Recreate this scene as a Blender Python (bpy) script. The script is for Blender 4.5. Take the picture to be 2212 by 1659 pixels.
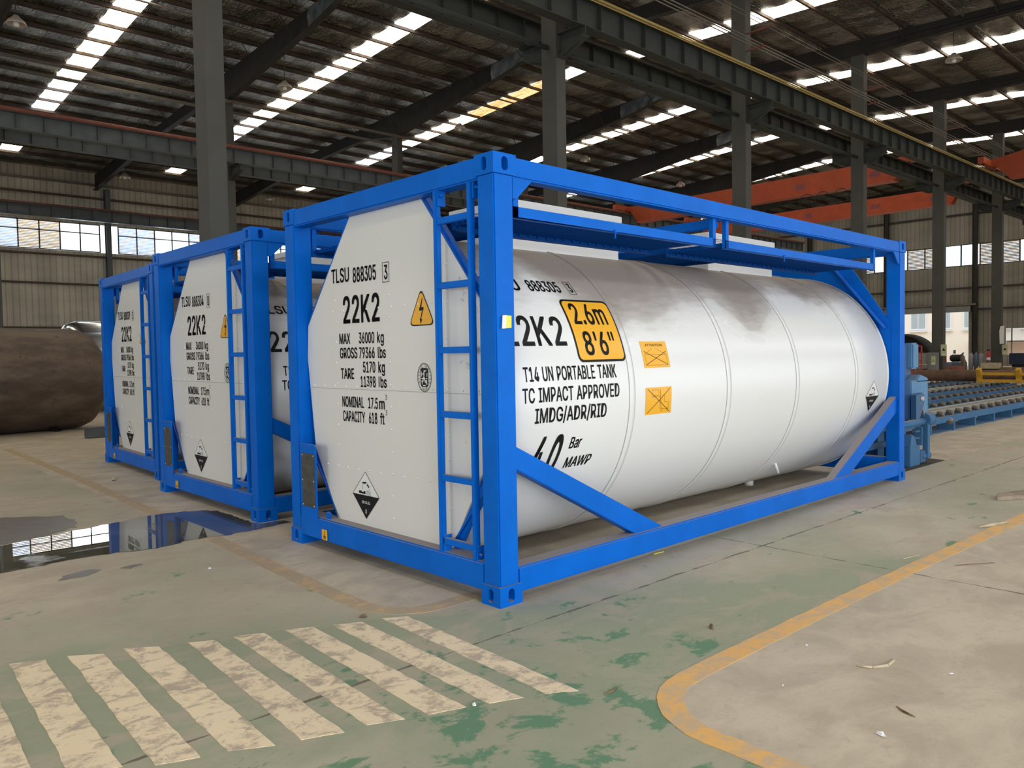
import bpy, bmesh, math, random
from mathutils import Vector, Matrix
import numpy as np
random.seed(7)
for o in list(bpy.data.objects): bpy.data.objects.remove(o, do_unlink=True)
SC = bpy.context.scene
COL = SC.collection
PI = math.pi

# ------------------------------------------------------------------ camera
yaw, pitch, roll = 0.825481946, -0.0400626841, -0.0162037150
f = Vector((math.cos(pitch)*math.cos(yaw), math.cos(pitch)*math.sin(yaw), math.sin(pitch)))
rt = Vector((math.sin(yaw), -math.cos(yaw), 0))
up = rt.cross(f)
rt2 = math.cos(roll)*rt+math.sin(roll)*up
up2 = -math.sin(roll)*rt+math.cos(roll)*up
cam = bpy.data.objects.new('camera', bpy.data.cameras.new('camera'))
COL.objects.link(cam)
M = Matrix((rt2, up2, -f)).transposed().to_4x4()
M.translation = Vector((-2.96213, -3.33650, 1.46358))
cam.matrix_world = M
cam.data.sensor_width = 36.0
cam.data.lens = 1709.217/2212*36.0
cam.data.clip_end = 400
SC.camera = cam

# ------------------------------------------------------------------ colour, world, light
SC.view_settings.view_transform = 'Standard'
SC.view_settings.look = 'None'
SC.view_settings.exposure = 0.0
SC.view_settings.gamma = 1.0
SC.view_settings.use_curve_mapping = False
cy = SC.cycles
cy.use_denoising = True
try:
    cy.denoiser = 'OPENIMAGEDENOISE'; cy.denoising_prefilter = 'ACCURATE'
except Exception: pass
cy.max_bounces = 7; cy.diffuse_bounces = 4; cy.glossy_bounces = 4
cy.transmission_bounces = 4; cy.transparent_max_bounces = 8
cy.sample_clamp_indirect = 6.0
cy.caustics_reflective = False; cy.caustics_refractive = False
cy.use_adaptive_sampling = True; cy.adaptive_threshold = 0.02

W = bpy.data.worlds.new('sky'); SC.world = W; W.use_nodes = True
bg = W.node_tree.nodes['Background']
bg.inputs['Color'].default_value = (0.86, 0.93, 1.0, 1)
bg.inputs['Strength'].default_value = 2.4

def area(name, loc, direction, sx, sy, power, col=(1, 1, 1), spread=180):
    l = bpy.data.lights.new(name, 'AREA'); l.shape = 'RECTANGLE'; l.size = sx; l.size_y = sy
    l.energy = power; l.color = col; l.spread = math.radians(spread)
    o = bpy.data.objects.new(name, l); COL.objects.link(o)
    o.location = loc
    o.rotation_euler = Vector(direction).to_track_quat('-Z', 'Y').to_euler()
    return o
# daylight entering through the open doors and the window bands of the right-hand and near walls
DOORS_R = [(-9.7, 6.0), (-1.7, 6.0), (6.3, 6.0), (14.3, 6.0), (22.3, 6.0)]      # x centre, width ; 4.2 m high openings in wall_right
for i, (dx, dw) in enumerate(DOORS_R):
    area('daylight_door', (dx, -8.2, 2.1), (0, 1, -0.12), dw, 4.0, (210, 270, 70, 45, 45)[i], (0.97, 0.985, 1.0))
for k in range(9):
    area('daylight_window', (-9.7+8*k, -8.2, 7.75), (0, 1, -1.1), 6.0, 1.4, 50, (0.97, 0.985, 1.0))
area('daylight_door', (-13.8, 2.0, 2.6), (1, 0, -0.2), 6.0, 5.0, 170, (0.95, 0.97, 1.0))
area('daylight_door', (-13.8, 14.0, 2.6), (1, 0, -0.02), 5.0, 5.0, 60, (0.95, 0.97, 1.0))
for k in range(-2, 9):
    area('daylight_window', (2.03+5.95*k, 45.55, 8.2), (0, -1, -0.35), 5.2, 1.7, 150, (0.95, 0.97, 1.0))

# ------------------------------------------------------------------ materials
def new_mat(name):
    m = bpy.data.materials.new(name); m.use_nodes = True
    nt = m.node_tree; nt.nodes.clear()
    out = nt.nodes.new('ShaderNodeOutputMaterial'); p = nt.nodes.new('ShaderNodeBsdfPrincipled')
    nt.links.new(p.outputs[0], out.inputs[0])
    return m, nt, p, out
class N:
    """small helper that writes node graphs as expressions"""
    def __init__(s, nt): s.nt = nt
    def _in(s, sock, v):
        if isinstance(v, bpy.types.NodeSocket): s.nt.links.new(v, sock)
        elif v is not None: sock.default_value = v
    def math(s, op, a, b=None, c=None, clamp=False):
        n = s.nt.nodes.new('ShaderNodeMath'); n.operation = op; n.use_clamp = clamp
        s._in(n.inputs[0], a); s._in(n.inputs[1], b)
        if c is not None: s._in(n.inputs[2], c)
        return n.outputs[0]
    def mul(s, a, b): return s.math('MULTIPLY', a, b)
    def add(s, a, b): return s.math('ADD', a, b)
    def sub(s, a, b): return s.math('SUBTRACT', a, b)
    def gt(s, a, b): return s.math('GREATER_THAN', a, b)
    def lt(s, a, b): return s.math('LESS_THAN', a, b)
    def coord(s, which='Object'):
        return s.nt.nodes.new('ShaderNodeTexCoord').outputs[which]
    def sep(s, v):
        n = s.nt.nodes.new('ShaderNodeSeparateXYZ'); s.nt.links.new(v, n.inputs[0]); return n.outputs
    def mapping(s, v, scale=(1, 1, 1), rot=(0, 0, 0), loc=(0, 0, 0)):
        n = s.nt.nodes.new('ShaderNodeMapping'); s.nt.links.new(v, n.inputs[0])
        n.inputs['Scale'].default_value = scale; n.inputs['Rotation'].default_value = rot; n.inputs['Location'].default_value = loc
        return n.outputs[0]
    def noise(s, v, scale, detail=4, rough=0.6, dist=0.0):
        n = s.nt.nodes.new('ShaderNodeTexNoise'); s.nt.links.new(v, n.inputs['Vector'])
        n.inputs['Scale'].default_value = scale; n.inputs['Detail'].default_value = detail
        n.inputs['Roughness'].default_value = rough; n.inputs['Distortion'].default_value = dist
        return n.outputs['Fac']
    def ramp(s, v, lo, hi):
        n = s.nt.nodes.new('ShaderNodeMapRange'); n.interpolation_type = 'SMOOTHSTEP'
        s._in(n.inputs['Value'], v); n.inputs['From Min'].default_value = lo; n.inputs['From Max'].default_value = hi
        return n.outputs['Result']
    def mix(s, fac, a, b):
        n = s.nt.nodes.new('ShaderNodeMix'); n.data_type = 'RGBA'
        s._in(n.inputs[0], fac)
        for k, v in ((6, a), (7, b)):
            if isinstance(v, (tuple, list)): n.inputs[k].default_value = (*v[:3], 1)
            else: s.nt.links.new(v, n.inputs[k])
        return n.outputs[2]
    def bump(s, h, strength, dist=0.01):
        n = s.nt.nodes.new('ShaderNodeBump'); s.nt.links.new(h, n.inputs['Height'])
        n.inputs['Strength'].default_value = strength; n.inputs['Distance'].default_value = dist
        return n.outputs[0]
    def normal_z(s):
        g = s.nt.nodes.new('ShaderNodeNewGeometry'); return s.sep(g.outputs['Normal'])[2]

def plain(name, col, rough=0.5, metal=0.0, var=0.0, scale=6, emit=None, spec=None):
    m, nt, p, out = new_mat(name)
    p.inputs['Roughness'].default_value = rough; p.inputs['Metallic'].default_value = metal
    if spec is not None: p.inputs['Specular IOR Level'].default_value = spec
    if var:
        n = N(nt); c = n.noise(n.coord(), scale, 5)
        nt.links.new(n.mix(n.ramp(c, 0.3, 0.7), [x*(1-var) for x in col], [min(1, x*(1+var)) for x in col]), p.inputs['Base Color'])
    else: p.inputs['Base Color'].default_value = (*col, 1)
    if emit:
        p.inputs['Emission Color'].default_value = (*emit[:3], 1); p.inputs['Emission Strength'].default_value = emit[3]
    return m

def dusty(name, col, rough=0.4, dust=(0.34, 0.29, 0.24), amount=0.9, var=0.06):
    """paint whose upward faces hold settled dust"""
    m, nt, p, out = new_mat(name); n = N(nt)
    co = n.coord(); a = n.noise(co, 3.0, 6); b = n.noise(co, 30, 4)
    base = n.mix(n.ramp(a, 0.35, 0.65), [x*(1-var) for x in col], [x*(1+var) for x in col])
    up_ = n.ramp(n.normal_z(), 0.55, 0.9)
    patch = n.ramp(n.add(n.mul(a, 0.5), n.mul(b, 0.5)), 0.25, 0.42)
    fac = n.math('MULTIPLY', n.mul(up_, patch), amount, clamp=True)
    nt.links.new(n.mix(fac, base, dust), p.inputs['Base Color'])
    nt.links.new(n.add(n.mul(fac, 0.5), rough), p.inputs['Roughness'])
    p.inputs['Specular IOR Level'].default_value = 0.12
    return m

MT = {}
MT['blue'] = dusty('blue_paint', (0.0, 0.130, 0.60), 0.42)
MT['blue_dark'] = dusty('blue_paint_walkway', (0.0, 0.065, 0.31), 0.5, amount=0.5)
m, nt, p, out = new_mat('white_end_panel'); n = N(nt); co = n.coord(); xyz = n.sep(co)
sm = n.mul(n.mul(n.lt(xyz[1], 0.47), n.gt(xyz[1], 0.20)), n.ramp(n.add(n.mul(n.noise(n.mapping(co, (1, 1, 1), loc=(0, .3, .2)), 4.5, 2), 0.6), n.mul(n.noise(co, 26, 4), 0.4)), 0.60, 0.64))
nt.links.new(n.mix(n.mul(sm, 0.6), (0.74, 0.735, 0.70), (0.30, 0.27, 0.24)), p.inputs['Base Color']); p.inputs['Roughness'].default_value = 0.35
MT['panel'] = m
MT['white'] = plain('white_paint', (0.80, 0.81, 0.80), 0.35)
MT['seam'] = plain('seam_grey', (0.33, 0.33, 0.33), 0.5)
MT['black'] = plain('black_vinyl', (0.005, 0.005, 0.006), 0.45, spec=0.25)
MT['yellow'] = plain('yellow_vinyl', (0.86, 0.43, 0.02), 0.3)
MT['note'] = plain('yellow_paper', (0.85, 0.78, 0.10), 0.7)
MT['paper'] = plain('white_paper', (0.8, 0.8, 0.82), 0.7)
MT['plate'] = plain('dull_steel_plate', (0.085, 0.082, 0.075), 0.42, metal=0.35, var=0.25, scale=14)
MT['steel'] = dusty('dark_grey_steel', (0.050, 0.054, 0.050), 0.6, amount=0.6, dust=(0.12, 0.10, 0.08))
MT['steel_col'] = plain('column_paint', (0.062, 0.062, 0.054), 0.6, var=0.12, scale=1.3)
MT['roofsteel'] = plain('roof_steel', (0.030, 0.027, 0.024), 0.7, var=0.2, scale=2)
MT['purlin'] = plain('purlin_steel', (0.075, 0.048, 0.033), 0.65, var=0.25, scale=2)
MT['bluegrey'] = plain('blue_grey_beam', (0.09, 0.105, 0.11), 0.6, var=0.15, scale=2)
MT['redrust'] = plain('red_oxide_rail', (0.20, 0.06, 0.04), 0.6, var=0.2, scale=5)
MT['pipe_yellow'] = plain('yellow_tube', (0.36, 0.29, 0.06), 0.5)
MT['tube'] = plain('galvanised_tube', (0.17, 0.15, 0.125), 0.5, metal=0.3)
MT['orange'] = plain('orange_crane_paint', (0.42, 0.07, 0.022), 0.5, var=0.12, scale=2)
MT['crane_blue'] = plain('faded_blue_ink', (0.11, 0.08, 0.16), 0.6)
MT['lampshade'] = plain('lamp_enamel', (0.45, 0.38, 0.32), 0.35, metal=0.2)
MT['glassy'] = plain('lamp_glass', (0.8, 0.82, 0.8), 0.15)
MT['skylight'] = None
MT['mblue'] = dusty('machine_blue', (0.055, 0.155, 0.30), 0.5, amount=0.5, dust=(0.30, 0.28, 0.25))
MT['mlight'] = dusty('machine_light_blue', (0.12, 0.26, 0.44), 0.5, amount=0.4, dust=(0.30, 0.28, 0.25))
MT['mblue_dark'] = plain('machine_dark_blue', (0.03, 0.10, 0.22), 0.5)
MT['roller'] = plain('steel_roller', (0.20, 0.165, 0.135), 0.5, metal=0.4, var=0.3, scale=9)
MT['railtop'] = plain('worn_rail_top', (0.52, 0.50, 0.45), 0.4, metal=0.3)
MT['darkgap'] = plain('navy_channel', (0.02, 0.03, 0.07), 0.6)
MT['yellowframe'] = plain('yellow_frame_paint', (0.60, 0.32, 0.02), 0.5, var=0.1)
MT['red'] = plain('red_paint', (0.50, 0.04, 0.04), 0.5)
MT['cream'] = plain('cream_board', (0.50, 0.43, 0.30), 0.7, var=0.15, scale=8)
MT['darkrubber'] = plain('dark_rubber', (0.012, 0.012, 0.013), 0.6)
MT['greybox'] = plain('grey_cabinet_paint', (0.20, 0.21, 0.20), 0.5)
MT['sign'] = plain('pale_green_sign', (0.50, 0.52, 0.32), 0.6)
MT['gas_grey'] = plain('gas_bottle_grey', (0.34, 0.34, 0.34), 0.35)
MT['gas_blue'] = plain('gas_bottle_blue', (0.10, 0.16, 0.24), 0.35)
MT['gas_brown'] = plain('gas_bottle_brown', (0.20, 0.15, 0.12), 0.5)
MT['chrome'] = plain('polished_shell', (0.6, 0.62, 0.66), 0.18, metal=1.0)
MT['wood'] = plain('old_board', (0.30, 0.24, 0.17), 0.8, var=0.3, scale=12)
MT['leaf'] = plain('dry_leaf', (0.20, 0.12, 0.06), 0.8, var=0.3, scale=20)
MT['facade'] = plain('cream_facade', (0.88, 0.78, 0.68), 0.8)
MT['brickred'] = plain('pale_red_facade', (0.75, 0.50, 0.40), 0.8)
MT['facade_glass'] = plain('facade_glass', (0.42, 0.47, 0.50), 0.2)
MT['redoxide'] = plain('red_oxide_column', (0.16, 0.05, 0.035), 0.6)

# dusty tank shell
m, nt, p, out = new_mat('tank_shell_white'); n = N(nt)
co = n.coord(); xyz = n.sep(co)
wob = n.noise(n.mapping(co, (0.75, 0.3, 0.3), loc=(0.8, 0, 0)), 1.0, 3, 0.5)
fine = n.noise(n.mapping(co, (2.0, 9, 9)), 2.2, 6, 0.65)
lvl = n.add(xyz[2], n.mul(n.sub(wob, 0.5), 1.5))
edge = n.ramp(lvl, 1.90, 1.94)                # wiped edge of the dust film
deep = n.ramp(n.add(lvl, n.mul(n.sub(fine, 0.5), 0.30)), 1.74, 2.18)
c1 = n.mix(n.mul(edge, 0.30), (0.78, 0.785, 0.775), (0.34, 0.29, 0.25))
c2 = n.mix(n.mul(deep, 0.80), c1, (0.23, 0.18, 0.155))
spk = n.ramp(n.noise(co, 24, 3), 0.66, 0.75)
c3 = n.mix(n.mul(n.mul(spk, deep), 0.35), c2, (0.7, 0.69, 0.67))
nt.links.new(c3, p.inputs['Base Color'])
nt.links.new(n.add(n.mul(deep, 0.4), 0.27), p.inputs['Roughness'])
nt.links.new(n.bump(n.noise(n.mapping(co, (1, 0.6, 0.6)), 1.4, 2), 0.25, 0.03), p.inputs['Normal'])
MT['tank'] = m

# corrugated sheet for the walls
def cladding(name, axis, col):
    m, nt, p, out = new_mat(name); n = N(nt)
    co = n.coord(); xyz = n.sep(co); u = xyz[0 if axis == 'x' else 1]
    fr = n.math('FRACT', n.mul(u, 1/0.30)); line = n.lt(n.math('ABSOLUTE', n.sub(fr, 0.5)), 0.07)
    big = n.noise(n.mapping(co, (0.25, 0.25, 0.6)), 1.5, 4)
    panel = n.noise(n.mapping(co, (1.2, 1.2, 0.02)), 1.0, 1)
    base = n.mix(n.ramp(n.add(n.mul(big, 0.5), n.mul(panel, 0.5)), 0.35, 0.65), [x*0.78 for x in col], [x*1.15 for x in col])
    nt.links.new(n.mix(n.mul(line, 0.45), base, [x*0.35 for x in col]), p.inputs['Base Color'])
    h = n.ramp(n.math('ABSOLUTE', n.sub(fr, 0.5)), 0.06, 0.16)
    nt.links.new(n.bump(h, 0.6, 0.03), p.inputs['Normal'])
    p.inputs['Roughness'].default_value = 0.55
    return m
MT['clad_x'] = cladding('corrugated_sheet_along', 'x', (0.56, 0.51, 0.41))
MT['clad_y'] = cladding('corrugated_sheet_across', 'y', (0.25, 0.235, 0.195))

# wrinkled silver foil under the roof sheets
m, nt, p, out = new_mat('roof_foil'); n = N(nt)
co = n.coord()
w1 = n.noise(n.mapping(co, (1.0, 0.5, 1), (0, 0, 0.3)), 1.1, 3, 0.5, 0.6)
def ridge(sc, rot, scale, det):
    v_ = n.noise(n.mapping(co, sc, (0, 0, rot)), scale, det, 0.6, 0.5)
    return n.math('SUBTRACT', 1.0, n.mul(n.math('ABSOLUTE', n.sub(v_, 0.5)), 5.0), clamp=True)
cr = n.add(n.mul(ridge((4.2, 1.0, 1), 0.45, 1.7, 3), 0.6), n.mul(ridge((1.6, 3.2, 1), -0.5, 2.0, 2), 0.4))
xyz = n.sep(co)
fr = n.math('ABSOLUTE', n.sub(n.math('FRACT', n.mul(xyz[0], 1/1.2)), 0.5))
seam = n.lt(fr, 0.012)
nt.links.new(n.mix(n.mul(seam, 0.8), n.mix(n.ramp(w1, 0.35, 0.65), (0.17, 0.165, 0.145), (0.42, 0.40, 0.35)), (0.05, 0.05, 0.05)), p.inputs['Base Color'])
p.inputs['Metallic'].default_value = 0.95
p.inputs['Roughness'].default_value = 0.30
nt.links.new(n.bump(n.add(n.mul(w1, 2.0), cr), 1.0, 0.11), p.inputs['Normal'])
MT['foil'] = m
MT['sheath'] = plain('bent_zinc_sheet', (0.26, 0.30, 0.34), 0.42, metal=0.7, var=0.3, scale=2)

# translucent roof lights
def roof_light(name, a, b, strength, tint=0.5):
    m, nt, p, out = new_mat(name); n = N(nt)
    co = n.coord(); s1 = n.noise(n.mapping(co, (9, 0.6, 1)), 1.0, 4); s2 = n.noise(co, 9, 4)
    c = n.mix(n.ramp(n.add(n.mul(s1, 0.6), n.mul(s2, 0.4)), 0.42, 0.60), a, b)
    nt.links.new(c, p.inputs['Emission Color']); p.inputs['Emission Strength'].default_value = strength
    p.inputs['Base Color'].default_value = (0.5, 0.45, 0.35, 1)
    return m
MT['skylight'] = roof_light('fibreglass_roof_light', (0.28, 0.21, 0.12), (1.0, 0.94, 0.80), 9.5)
MT['skylight_old'] = roof_light('yellowed_roof_light', (0.55, 0.30, 0.10), (1.0, 0.72, 0.36), 1.5)
MT['skylight_new'] = roof_light('clear_roof_light', (0.9, 0.94, 1.0), (1, 1, 1), 5.5)

# window glass and blinds
m, nt, p, out = new_mat('window_glass')
nt.nodes.remove(p)
tr = nt.nodes.new('ShaderNodeBsdfTransparent'); gl = nt.nodes.new('ShaderNodeBsdfGlossy'); mx = nt.nodes.new('ShaderNodeMixShader')
tr.inputs[0].default_value = (0.9, 0.93, 0.95, 1); gl.inputs['Roughness'].default_value = 0.05; mx.inputs[0].default_value = 0.07
nt.links.new(tr.outputs[0], mx.inputs[1]); nt.links.new(gl.outputs[0], mx.inputs[2]); nt.links.new(mx.outputs[0], out.inputs[0])
MT['glass'] = m
def slat(name, col):
    m, nt, p, out = new_mat(name); nt.nodes.remove(p)
    d = nt.nodes.new('ShaderNodeBsdfDiffuse'); t = nt.nodes.new('ShaderNodeBsdfTranslucent'); mx = nt.nodes.new('ShaderNodeMixShader')
    d.inputs[0].default_value = (*col, 1); t.inputs[0].default_value = (*col, 1); mx.inputs[0].default_value = 0.55
    nt.links.new(d.outputs[0], mx.inputs[1]); nt.links.new(t.outputs[0], mx.inputs[2]); nt.links.new(mx.outputs[0], out.inputs[0])
    return m
MT['slat_beige'] = slat('beige_louvre', (0.20, 0.155, 0.095))
MT['slat_blue'] = slat('pale_louvre', (0.22, 0.27, 0.34))

# floor
m, nt, p, out = new_mat('painted_concrete_floor'); n = N(nt)
co = n.coord(); X, Y, Z = n.sep(co)
big = n.noise(co, 0.55, 4); mid = n.noise(n.mapping(co, (1, 1.5, 1)), 2.2, 6, 0.62, 0.6)
fine = n.noise(co, 13, 5, 0.7); streak = n.noise(n.mapping(co, (1.0, 5.0, 1), (0, 0, 0.5)), 3.0, 5, 0.65, 0.8)
base = n.mix(n.ramp(mid, 0.33, 0.67), (0.455, 0.390, 0.302), (0.595, 0.518, 0.408))
spk = n.noise(co, 55, 4, 0.75)
base = n.mix(n.mul(n.ramp(spk, 0.52, 0.72), 0.30), base, (0.30, 0.25, 0.19))
base = n.mix(n.mul(n.ramp(fine, 0.52, 0.72), 0.30), base, (0.29, 0.25, 0.20))
base = n.mix(n.mul(n.ramp(streak, 0.56, 0.70), 0.20), base, (0.60, 0.545, 0.45))
def corner(cx, cy_, r, sx, sy):
    """1 in the sliver outside the rounded corner with centre cx, cy_"""
    d = n.math('SQRT', n.add(n.math('POWER', n.sub(X, cx), 2), n.math('POWER', n.sub(Y, cy_), 2)))
    return n.mul(n.mul(n.gt(n.mul(n.sub(X, cx), sx), 0), n.gt(n.mul(n.sub(Y, cy_), sy), 0)), n.gt(d, r))
bayL = n.math('SUBTRACT', n.mul(n.gt(X, -0.50), n.gt(Y, 0.31)), corner(-.22, .63, .30, -1, -1), clamp=True)
bayR = n.math('SUBTRACT', n.mul(n.gt(X, -0.44), n.lt(Y, -1.31)), corner(-.05, -1.69, .385, -1, 1), clamp=True)
reg = n.math('SUBTRACT', 1.0, n.add(bayL, bayR), clamp=True)
near_ = n.ramp(n.math('SQRT', n.add(n.math('POWER', n.add(X, 0.7), 2), n.math('POWER', n.add(Y, 1.5), 2))), 2.2, 0.3)
zeb = n.ramp(n.math('ABSOLUTE', n.add(n.add(Y, 0.05), n.mul(n.add(X, 1.4), 0.48))), 1.15, 0.55)
haze = n.math('ADD', n.mul(n.ramp(n.add(n.mul(big, 0.6), n.mul(mid, 0.4)), 0.42, 0.62), 0.60), n.math('MAXIMUM', n.mul(n.mul(zeb, n.ramp(mid, 0.30, 0.60)), 0.75), n.mul(near_, 0.6)), clamp=True)
g1 = n.mix(n.mul(n.mul(reg, haze), 0.75), base, (0.250, 0.305, 0.205))
pat = n.noise(n.mapping(co, (1.3, 1.8, 1), (0, 0, 0.6)), 2.6, 8, 0.68, 0.4)
pm = n.ramp(n.add(pat, n.mul(near_, 0.12)), 0.62, 0.69)
g2 = n.mix(n.mul(n.mul(reg, pm), 0.80), g1, (0.085, 0.235, 0.135))
def crack(coord, at, other, w, lo=None, hi=None):
    wig = n.add(n.mul(n.sub(n.noise(n.mapping(co, (1, 1, 1)), 2.2, 8, 0.7), 0.5), 0.05), at)
    d = n.math('ABSOLUTE', n.sub(coord, wig))
    th = n.add(n.mul(n.ramp(n.noise(co, 4.3, 5), 0.40, 0.62), w), 0.0015)
    k = n.lt(d, th)
    if hi is not None: k = n.mul(k, n.lt(other, hi))
    if lo is not None: k = n.mul(k, n.gt(other, lo))
    return k
ck = n.math('MAXIMUM', crack(Y, -0.31, X, 0.010), crack(X, 2.33, Y, 0.011, hi=0.35))
ck = n.math('MAXIMUM', ck, crack(X, -5.7, Y, 0.008))
ck = n.math('MAXIMUM', ck, crack(X, 10.3, Y, 0.010))
g3 = n.mix(n.mul(ck, 0.75), g2, (0.10, 0.075, 0.058))
damp = n.ramp(n.noise(n.mapping(co, (1, 1, 1), loc=(3.1, 1.7, 0)), 1.9, 5, 0.6), 0.70, 0.74)
g3 = n.mix(n.mul(damp, 0.35), g3, (0.13, 0.115, 0.10))
nt.links.new(g3, p.inputs['Base Color'])
nt.links.new(n.add(n.mul(mid, 0.22), 0.50), p.inputs['Roughness'])
p.inputs['Specular IOR Level'].default_value = 0.2
nt.links.new(n.bump(n.sub(n.mul(mid, 0.5), ck), 0.25, 0.01), p.inputs['Normal'])
MT['floor'] = m
def worn_paint(name, col, under, lo, hi, spec=0.3):
    m, nt, p, out = new_mat(name); n = N(nt); co = n.coord()
    a = n.noise(n.mapping(co, (1, 1.3, 1), (0, 0, 0.7)), 7.0, 8, 0.68, 0.7); b = n.noise(co, 38, 4, 0.7)
    k = n.ramp(n.add(n.mul(a, 0.75), n.mul(b, 0.25)), lo+.04, hi-.05)
    nt.links.new(n.mix(k, col, under), p.inputs['Base Color']); p.inputs['Roughness'].default_value = 0.55
    p.inputs['Specular IOR Level'].default_value = spec
    return m
MT['stripe'] = worn_paint('worn_cream_paint', (0.84, 0.70, 0.49), (0.46, 0.38, 0.29), 0.42, 0.66)
MT['line'] = worn_paint('worn_yellow_paint', (0.78, 0.45, 0.15), (0.58, 0.42, 0.26), 0.40, 0.62)
MT['line_old'] = worn_paint('faded_yellow_paint', (0.60, 0.42, 0.22), (0.44, 0.35, 0.24), 0.36, 0.58)
m, nt, p, out = new_mat('puddle_water'); n = N(nt); co = n.coord()
nt.links.new(n.mix(n.ramp(n.noise(co, 1.5, 4), 0.4, 0.65), (0.075, 0.075, 0.052), (0.14, 0.125, 0.095)), p.inputs['Base Color'])
nt.links.new(n.mul(n.ramp(n.noise(co, 2.6, 5), 0.5, 0.75), 0.16), p.inputs['Roughness'])
p.inputs['Specular IOR Level'].default_value = 0.8
MT['water'] = m
MT['damp'] = plain('damp_concrete', (0.17, 0.15, 0.125), 0.35, var=0.15, scale=8)
# rusty plate cylinder
m, nt, p, out = new_mat('rusty_rolled_plate'); n = N(nt); co = n.coord()
a = n.noise(n.mapping(co, (0.8, 2, 2)), 1.6, 6, 0.6); b = n.noise(co, 7, 6, 0.7)
k = n.mix(n.ramp(a, 0.35, 0.65), (0.085, 0.060, 0.046), (0.16, 0.118, 0.088))
nt.links.new(n.mix(n.ramp(b, 0.55, 0.72), k, (0.055, 0.042, 0.035)), p.inputs['Base Color']); p.inputs['Roughness'].default_value = 0.6
p.inputs['Metallic'].default_value = 0.25
MT['rustplate'] = m
MT['rustpipe'] = plain('rusty_pipe', (0.17, 0.095, 0.06), 0.75, var=0.25, scale=5)

# ------------------------------------------------------------------ mesh helpers
class MB:
    def __init__(s): s.v = []; s.f = []; s.sm = []
    def addf(s, vs, fs, smooth=False):
        k = len(s.v); s.v += [tuple(v) for v in vs]
        for q in fs: s.f.append(tuple(i+k for i in q)); s.sm.append(smooth)
        return s
    def box(s, x0, x1, y0, y1, z0, z1):
        return s.addf([(x0, y0, z0), (x1, y0, z0), (x1, y1, z0), (x0, y1, z0), (x0, y0, z1), (x1, y0, z1), (x1, y1, z1), (x0, y1, z1)],
                      [(0, 3, 2, 1), (4, 5, 6, 7), (0, 1, 5, 4), (1, 2, 6, 5), (2, 3, 7, 6), (3, 0, 4, 7)])
    def prism(s, poly, d, lo, hi):
        """poly: 2-D points; d: axis ('x','y','z') of extrusion"""
        def P(a, b, c):
            return {'x': (c, a, b), 'y': (a, c, b), 'z': (a, b, c)}[d]
        n = len(poly)
        vs = [P(a, b, lo) for a, b in poly]+[P(a, b, hi) for a, b in poly]
        fs = [tuple(range(n))[::-1], tuple(range(n, 2*n))]+[(i, (i+1) % n, n+(i+1) % n, n+i) for i in range(n)]
        return s.addf(vs, fs)
    def bar(s, p, q, w, h, upv=(0, 0, 1)):
        p, q = Vector(p), Vector(q); d = (q-p).normalized(); u = Vector(upv)
        sd = d.cross(u)
        if sd.length < 1e-4: sd = d.cross(Vector((1, 0, 0)))
        sd.normalize(); u = sd.cross(d)
        vs = []
        for c in (p, q):
            for a, b in ((-1, -1), (1, -1), (1, 1), (-1, 1)): vs.append(c+sd*a*w/2+u*b*h/2)
        return s.addf(vs, [(0, 1, 2, 3), (7, 6, 5, 4), (0, 4, 5, 1), (1, 5, 6, 2), (2, 6, 7, 3), (3, 7, 4, 0)])
    def tube(s, p, q, r, n=12, r2=None, caps=True):
        p, q = Vector(p), Vector(q); d = (q-p).normalized()
        a = d.orthogonal().normalized(); b = d.cross(a); r2 = r if r2 is None else r2
        vs = [p+(a*math.cos(t)+b*math.sin(t))*r for t in [2*PI*i/n for i in range(n)]]
        vs += [q+(a*math.cos(t)+b*math.sin(t))*r2 for t in [2*PI*i/n for i in range(n)]]
        s.addf(vs, [(i, (i+1) % n, n+(i+1) % n, n+i) for i in range(n)], True)
        if caps:
            k = len(s.v)-2*n
            s.f += [tuple(range(k, k+n))[::-1], tuple(range(k+n, k+2*n))]; s.sm += [False, False]
        return s
    def lathe(s, prof, n=24, c=(0, 0, 0), axis='z'):
        """prof: (r, h) pairs"""
        vs = []
        for r, h in prof:
            for i in range(n):
                t = 2*PI*i/n; a, b = r*math.cos(t), r*math.sin(t)
                vs.append({'z': (c[0]+a, c[1]+b, c[2]+h), 'x': (c[0]+h, c[1]+a, c[2]+b), 'y': (c[0]+a, c[1]+h, c[2]+b)}[axis])
        fs = [(j*n+i, j*n+(i+1) % n, (j+1)*n+(i+1) % n, (j+1)*n+i) for j in range(len(prof)-1) for i in range(n)]
        return s.addf(vs, fs, True)
    def mesh(s, name, mat, bevel=0):
        me = bpy.data.meshes.new(name); me.from_pydata(s.v, [], s.f)
        me.polygons.foreach_set('use_smooth', s.sm)
        bm = bmesh.new(); bm.from_mesh(me)
        bmesh.ops.recalc_face_normals(bm, faces=bm.faces)
        if bevel:
            es = [e for e in bm.edges if len(e.link_faces) == 2 and e.calc_face_angle(0) > 0.6]
            bmesh.ops.bevel(bm, geom=es, offset=bevel, segments=2, affect='EDGES', clamp_overlap=True)
        bm.to_mesh(me); bm.free()
        me.materials.append(mat if not isinstance(mat, str) else MT[mat])
        return me
    def build(s, name, mat, parent=None, bevel=0, **tags):
        o = link(name, s.mesh(name, mat, bevel), parent)
        return tag(o, **tags)
def link(name, me, parent=None):
    o = bpy.data.objects.new(name, me); COL.objects.link(o)
    if parent is not None: o.parent = parent
    return o
def tag(o, label=None, cat=None, group=None, kind=None):
    if label: o['label'] = label
    if cat: o['category'] = cat
    if group: o['group'] = group
    if kind: o['kind'] = kind
    return o
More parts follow.
